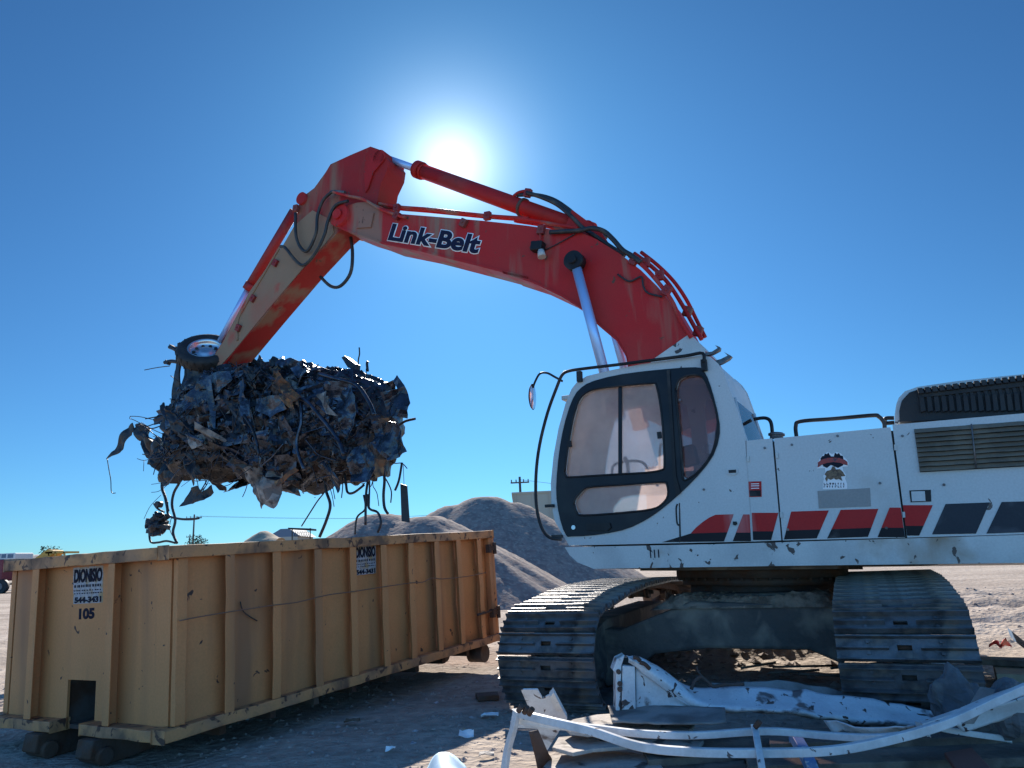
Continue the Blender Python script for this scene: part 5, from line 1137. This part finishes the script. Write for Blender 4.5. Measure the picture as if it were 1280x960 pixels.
# scrap by the near track and at the right edge
def blob(px, py, z, sx, sy, sz, seed, name, label, cat, m):
    c = Z(px, py, z); mb = MB(); n_ = 24
    G = []
    for i in range(n_+1):
        for k in range(n_):
            th = math.pi*i/n_; ph = 2*math.pi*k/n_; v = V((math.sin(th)*math.cos(ph), math.sin(th)*math.sin(ph), math.cos(th)))
            v *= 1+.35*noise.noise(v*1.6+V((seed, 0, 0)))+.12*noise.noise(v*4+V((seed, 3, 1))); G.append(c+V((v.x*sx, v.y*sy, v.z*sz)))
    mb.add(G, [(i*n_+k, i*n_+(k+1) % n_, (i+1)*n_+(k+1) % n_, (i+1)*n_+k) for i in range(n_) for k in range(n_)]); return scrap(name, label, cat, mb, m)
blob(1199, 884, .34, .15, .13, .20, 1, 'concrete_lump', 'grey rounded lump leaning against the right-hand track', 'rubble lump', 'lump')
blob(1262, 885, .40, .13, .12, .14, 3, 'concrete_lump', 'smaller grey lump at the right edge beneath the tube end', 'rubble lump', 'lump')
mb = MB(); mb.prism([Z(1205, 905, .36), Z(1218, 905, .36), Z(1245, 862, .52), Z(1232, 860, .52)], (.0, .05, .0)); scrap('grey_strip', 'grey metal strip leaning between the two grey lumps', 'metal strip', mb, 'scrap_grey', None, .004)
mb = MB(); a, b = Z(1262, 790, .35), Z(1300, 822, .42); mb.prism([a, b, b+V((.03, .02, -.05)), a+V((.02, .02, -.07))], (.06, .12, .03)); scrap('blue_bar', 'blue painted bar sticking in from the right edge', 'metal bar', mb, 'blue_panel', None, .004)
mb = sheet([[Z(1238, 807, .12), Z(1247, 803, .16), Z(1250, 809, .10), Z(1257, 801, .22), Z(1263, 808, .1)], [Z(1236, 810, .1), Z(1246, 809, .11), Z(1252, 812, .1), Z(1257, 808, .12), Z(1265, 811, .1)]], .03, 4, 3); scrap('red_scrap', 'small twisted red piece on the sunlit ground right of the track', 'scrap piece', mb, 'scrap_red', None, 0, .01)
board([(1203, 819.5), (1290, 822), (1290, 827), (1204, 823)], .22, .05, 'wood', 'pale_plank', 'pale plank in the sun beside the right-hand track', 'plank')
board([(1240, 826), (1310, 828), (1320, 845), (1245, 842)], .16, .1, 'heap', 'pale_block', 'sunlit pale block at the right edge below the pale plank', 'block')
scrap('blue_tub', 'crumpled pale blue plastic piece at the bottom edge', 'plastic scrap', sheet([[Z(533, 965, .03), Z(545, 945, .12), Z(562, 944, .13), Z(582, 962, .05)], [Z(528, 990, .0), Z(545, 975, .10), Z(570, 972, .1), Z(590, 990, .02)]], .02, 5, 2), 'pale_blue', None, 0, .006)
board([(594, 866), (622, 864), (624, 869), (597, 871)], .05, .04, 'rustmetal', 'rusty_plate', 'rusty flat plate poking out left of the near track', 'metal plate')
# small litter, stones, clods
mb = MB(); rr = random.Random(21)
def stone(mb, x, y, s, mi, flat=.6):
    z = ground_h(x, y); vs_ = []
    for a in range(6):
        t = a*math.pi/3+rr.uniform(-.3, .3); vs_.append((x+math.cos(t)*s*rr.uniform(.7, 1.1), y+math.sin(t)*s*rr.uniform(.7, 1.1), z-.004+s*flat*rr.uniform(.1, .35)))
    vs_ += [(x+rr.uniform(-.3, .3)*s, y+rr.uniform(-.3, .3)*s, z+s*flat*rr.uniform(.7, 1))]; mb.add(vs_, [(i, (i+1) % 6, 6) for i in range(6)]+[(5, 4, 3, 2, 1, 0)], mi)
for k in range(5200):
    u = rr.random()
    if u < .5: x, y = rr.uniform(-2.6, 2.2), rr.uniform(3.8, 9)
    elif u < .8: x, y = rr.uniform(.5, 14), rr.uniform(6.5, 18)
    else: x, y = rr.uniform(-9, 2), rr.uniform(6, 22)
    if u < .5 and noise.noise(V((x*.9, y*.9, 5))) < -.25: continue
    stone(mb, x, y, rr.choice([.008, .01, .014, .02, .03])*(1 if y < 9 else 1.6), 0 if rr.random() < .96 else 1)
for k in range(260):   # rubble between the tracks
    x, y = rr.uniform(1.6, 4.4), rr.uniform(7.2, 10.2); stone(mb, x, y, rr.uniform(.02, .08), 0)
tag(mb.build('stones', ['stone', 'sign_paper']), 'loose stones and clods scattered over the dirt', 'stones', None, 'stuff')
# paper-white litter and a leaf-brown bit
for (px, py, s, m, lb, ct_) in ((612, 897, .07, 'letter_white', 'white scrap of litter just left of the near track foot', 'litter'), (583, 919, .06, 'letter_white', 'pale torn litter halfway between track and blue plastic', 'litter'), (608, 947, .05, 'scrap_grey', 'grey scrap of litter right of the blue plastic', 'litter'), (440, 904, .06, 'brown', 'brown flat bit lying in the container shadow', 'litter'), (488, 940, .035, 'letter_white', 'small pale litter at the edge of the container shadow', 'litter')):
    c = Z(px, py, .012); pts, fs = crumple(s*2, s*1.3, 6, 5, .02, px, 12); mb = MB(); mb.add([c+p+V((0, 0, .015)) for p in pts], fs); scrap('litter', lb, ct_, mb, m, 'litter on the dirt', 0, .004)
# black dirt-brown planks under the car body (sunlit debris)
mb = MB(); c = Z(985, 838, .15)
for k in range(5): a = c+V((random.uniform(-.5, .5), random.uniform(-.2, .3), 0)); b = a+V((random.uniform(.2, .6), random.uniform(-.2, .2), random.uniform(-.02, .08))); mb.tube([a, b], .012, 5)
o = mb.build('sticks', 'wood'); tag(o, 'thin sticks on the rubble under the excavator', 'sticks', None, 'stuff')

# ================================================================== BACKGROUND
# tan building behind the piles
def bbox_thing(name, label, cat, x0, x1, yt, Y, depth, m, zb=0.0):
    a = at_y(x0, yt, Y); b = at_y(x1, yt, Y); mb = MB(); root = thing(name, label, cat, Matrix.Translation(((a.x+b.x)/2, Y+depth/2, 0)))
    mb.box((0, 0, (a.z+zb)/2), (b.x-a.x, depth, a.z-zb)); mb.build('wall', m, root); return root, a.z, b.x-a.x, depth
bt, h_, w_, d_ = bbox_thing('building', 'plain tan flat-roofed building behind the dark gravel pile', 'building', 641, 760, 618, 62, 25, 'building')
mb = MB(); mb.box((0, 0, h_+.08), (w_+.2, d_+.2, .16)); mb.build('roof', 'building', bt)
mb = MB(); mb.box((-w_/2+5, -d_/2+2, h_+.7), (1.4, 1.4, 1.2)); mb.build('roof_unit', 'steel', bt)
for k in range(6): mb = MB(); mb.box((-w_/2+k*w_/5.5+.2, -d_/2-.04, h_/2), (.12, .08, h_)); mb.build('wall_seam', 'building', bt)
def pole(px, ytop, Y, arm, label, extra=False):
    a = at_y(px, ytop, Y); r = thing('utility_pole', label, 'utility pole', Matrix.Translation((a.x, Y, 0)), 'utility poles on the horizon')
    mb = MB(); mb.cyl((0, 0, 0), (0, 0, a.z), .17, .12, n=10); mb.build('pole', 'pole', r)
    mb = MB(); mb.box((0, -.15, a.z-.6), (arm, .12, .14)); mb.build('crossarm', 'pole', r)
    mb = MB()
    for k in (-.45, -.2, .2, .45): mb.cyl((k*arm, -.15, a.z-.53), (k*arm, -.15, a.z-.28), .06, n=8)
    mb.build('insulators', 'steel', r)
    if extra: 
        mb = MB()
        for s in (-1, 1): mb.cyl((.45*s, -.2, a.z-2.9), (.45*s, -.2, a.z-2.0), .24, n=12)
        mb.build('transformer', 'steel', r)
    return V((a.x, Y, a.z-.3))
p1 = pole(243, 643, 120, 2.6, 'thin utility pole seen above the container, left of the hanging strands')
p2 = pole(649.5, 596, 75, 1.9, 'utility pole with transformers above the tan building', True)
pole(237.5, 668, 170, 1.5, 'short distant pole just left of the taller thin one')
mb = MB()
for k in (-.9, 0, .9):
    a = p1+V((k, 0, 0)); b = V((a.x+60, 118, a.z-1.0))
    mb.tube([a, (a+b)/2+V((0, 0, -1.2)), b], .014, 4)
w = mb.build('power_lines', 'pole'); tag(w, 'thin power lines strung from the pole above the container', 'power lines')
mb = MB(); mb.tube([p2, p2+V((12, 8, -.9)), p2+V((30, 20, -.2))], .02, 4); tag(mb.build('service_line', 'pole'), 'thin line running right from the pole with transformers', 'power line')
# red truck and loader at far left
Yt = 60
def tz(px, py): return at_y(px, py, Yt)
a = tz(-28, 742); tk = thing('truck', 'maroon truck with a white-framed cab behind the left end of the container', 'truck', Matrix.Translation((tz(8, 742).x, Yt, 0)))
def tb(name, x0, y0, x1, y1, dep, m, off=0, parent=tk, bev=.08):
    p = tz(x0, y1); q = tz(x1, y0); c = parent.location; mb = MB(); mb.box(((p.x+q.x)/2-c.x, off, (p.z+q.z)/2), (q.x-p.x, dep, q.z-p.z)); return mb.build(name, m, parent, bevel=bev)
tb('body', -34, 699, 18, 728, 2.6, 'truck_red'); cbn = tb('cab', 7, 691, 31, 700, 2.3, 'truck_white'); tb('window', 9, 692.5, 18, 698.5, 2.34, 'black', parent=cbn, bev=0) if False else None
for x0, x1 in ((8.5, 13), (14, 20), (21.5, 29)): tb('window', x0, 692.5, x1, 697.5, 2.34, 'roof_blue', bev=.01)
tb('panel', 0, 702, 6.5, 722, .1, 'truck_white', -1.36); tb('chassis', -30, 728, 20, 733, 2.0, 'black')
for wx in (-18, 2, 13):
    p = tz(wx, 734); mb = MB(); c = tk.location; mb.cyl((p.x-c.x, -1.3, .55), (p.x-c.x, -.9, .55), .55, n=24); mb.cyl((p.x-c.x, -1.33, .55), (p.x-c.x, -1.29, .55), .25, n=16, mi=1); mb.build('wheel', ['rubber', 'steel'], tk)
ld = thing('loader', 'yellow loader arm rising behind the container next to the maroon truck', 'loader', Matrix.Translation((tz(60, 740).x, Yt+4, 0)))
def lp(px, py): q = at_y(px, py, Yt+4); c = ld.location; return V((q.x-c.x, 0, q.z))
mb = MB(); mb.prism([lp(40, 700), lp(58, 687), (lp(66, 688)), lp(66, 692), lp(48, 704)], (0, 1.6, 0)); mb.build('bucket_arm', 'loader', ld, bevel=.05)
mb = MB(); mb.prism([lp(56, 690), lp(82, 689), lp(82, 691.5), lp(57, 692)], (0, 2, 0)); mb.build('canopy', 'loader', ld)
for px in (60, 68, 79): mb = MB(); mb.prism([lp(px, 690), lp(px+1.6, 690), lp(px+1.6, 706), lp(px, 706)], (0, .15, 0)); mb.build('canopy_post', 'loader', ld)
mb = MB(); mb.prism([lp(42, 702), lp(90, 702), lp(90, 728), lp(42, 728)], (0, 2.2, 0)); mb.build('body', 'loader', ld, bevel=.1)
mb = MB(); mb.prism([lp(32, 694), lp(38, 693), lp(40, 698), lp(40, 703), lp(31, 703)], (0, 1.4, 0)); mb.build('engine_cover', 'roof_blue', ld, bevel=.1)
for px in (50, 82): p = lp(px, 734); mb = MB(); mb.cyl((p.x, -.3, .75), (p.x, .3, .75), .75, n=24); mb.build('wheel', 'rubber', ld)
# clump of brush behind the loader and above the container
def bush(px0, px1, yt, Y, label, m='bush'):
    a = at_y(px0, yt, Y); b = at_y(px1, yt, Y); mb = MB(); r_ = random.Random(px0)
    for k in range(2200):
        f = r_.random(); x = a.x+(b.x-a.x)*f; hgt = a.z*(.55+.45*math.sin(math.pi*min(1, max(0, f)))**.6)*(1+.2*noise.noise(V((f*9, 1, px0*.1))))
        z = r_.uniform(.0, 1)**.6*hgt; y = Y+r_.uniform(-1.2, 1.2); s = r_.uniform(.06, .17)
        d = V((r_.uniform(-1, 1), r_.uniform(-1, 1), r_.uniform(-1, 1))).normalized(); e = d.orthogonal().normalized(); g_ = d.cross(e); p = V((x, y, z))
        mb.add([p-e*s, p+g_*s*.5, p+e*s, p-g_*s*.5], [(0, 1, 2, 3)])
    o = mb.build('bush', m); tag(o, label, 'bush', 'brush on the horizon'); return o
bush(56, 72, 684.5, 75, 'dark bush poking up behind the yellow loader')
bush(232, 263, 672, 90, 'low dark bushes above the container rim below the thin pole')
# sandy heap with cone, house roofs, hopper
hp_ = pile('sand_heap', 'small sunlit sandy heap behind the container rim', [pk(330, 658, 55, .05), pk(334, 668, 55, 1.0)], .75, at_y(310, 660, 55).x, at_y(352, 660, 55).x, 50, 60, .25, 5)
hp_['category'] = 'sand heap'; hp_['group'] = 'sand heap'; hp_.data.materials[0] = M_['heap']; del hp_['group']
def house(x0, x1, yt, ye, Y, label):
    a = at_y(x0, ye, Y); b = at_y(x1, ye, Y); t_ = at_y((x0+x1)/2, yt, Y); w = b.x-a.x; r = thing('house', label, 'house', Matrix.Translation(((a.x+b.x)/2, Y, 0)), 'roofs on the horizon')
    mb = MB(); mb.box((0, 3, a.z/2), (w, 6, a.z)); mb.build('wall', 'building', r)
    mb = MB(); mb.prism([(-w/2-.3, 0, a.z), (w/2+.3, 0, a.z), (w*.2, 0, t_.z), (-w*.1, 0, t_.z)], (0, 6.4, 0)); mb.build('roof', 'roof_blue', r)
house(336, 372, 661, 672, 80, 'low house with a blue-grey roof seen past the sandy heap')
hz = thing('screening_hopper', 'dark metal hopper with mesh side above the container rim, left of the gravel pile', 'hopper', Matrix.Translation((at_y(374, 670, 40).x, 40, 0)))
def hpq(px, py): q = at_y(px, py, 40); return V((q.x-hz.location.x, 0, q.z))
mb = MB(); mb.prism([hpq(360, 659.5), hpq(388, 660.5), hpq(388, 663), hpq(360, 661.5)], (0, 1.2, 0)); mb.build('top_beam', 'black', hz)
for px in (364.5, 387): mb = MB(); mb.prism([hpq(px, 660), hpq(px+1, 660), hpq(px+1, 735), hpq(px, 735)], (0, .08, 0)); mb.build('leg', 'black', hz)
mb = MB()
for k in range(9): mb.tube([hpq(367+k*2.2, 664), hpq(369+k*2.2, 671)], .012, 4); mb.tube([hpq(370+k*2.0, 664), hpq(367+k*2.2, 671)], .012, 4)
mb.build('mesh_side', 'black', hz)
# low dirt berm far right
print('objects', len(bpy.data.objects))
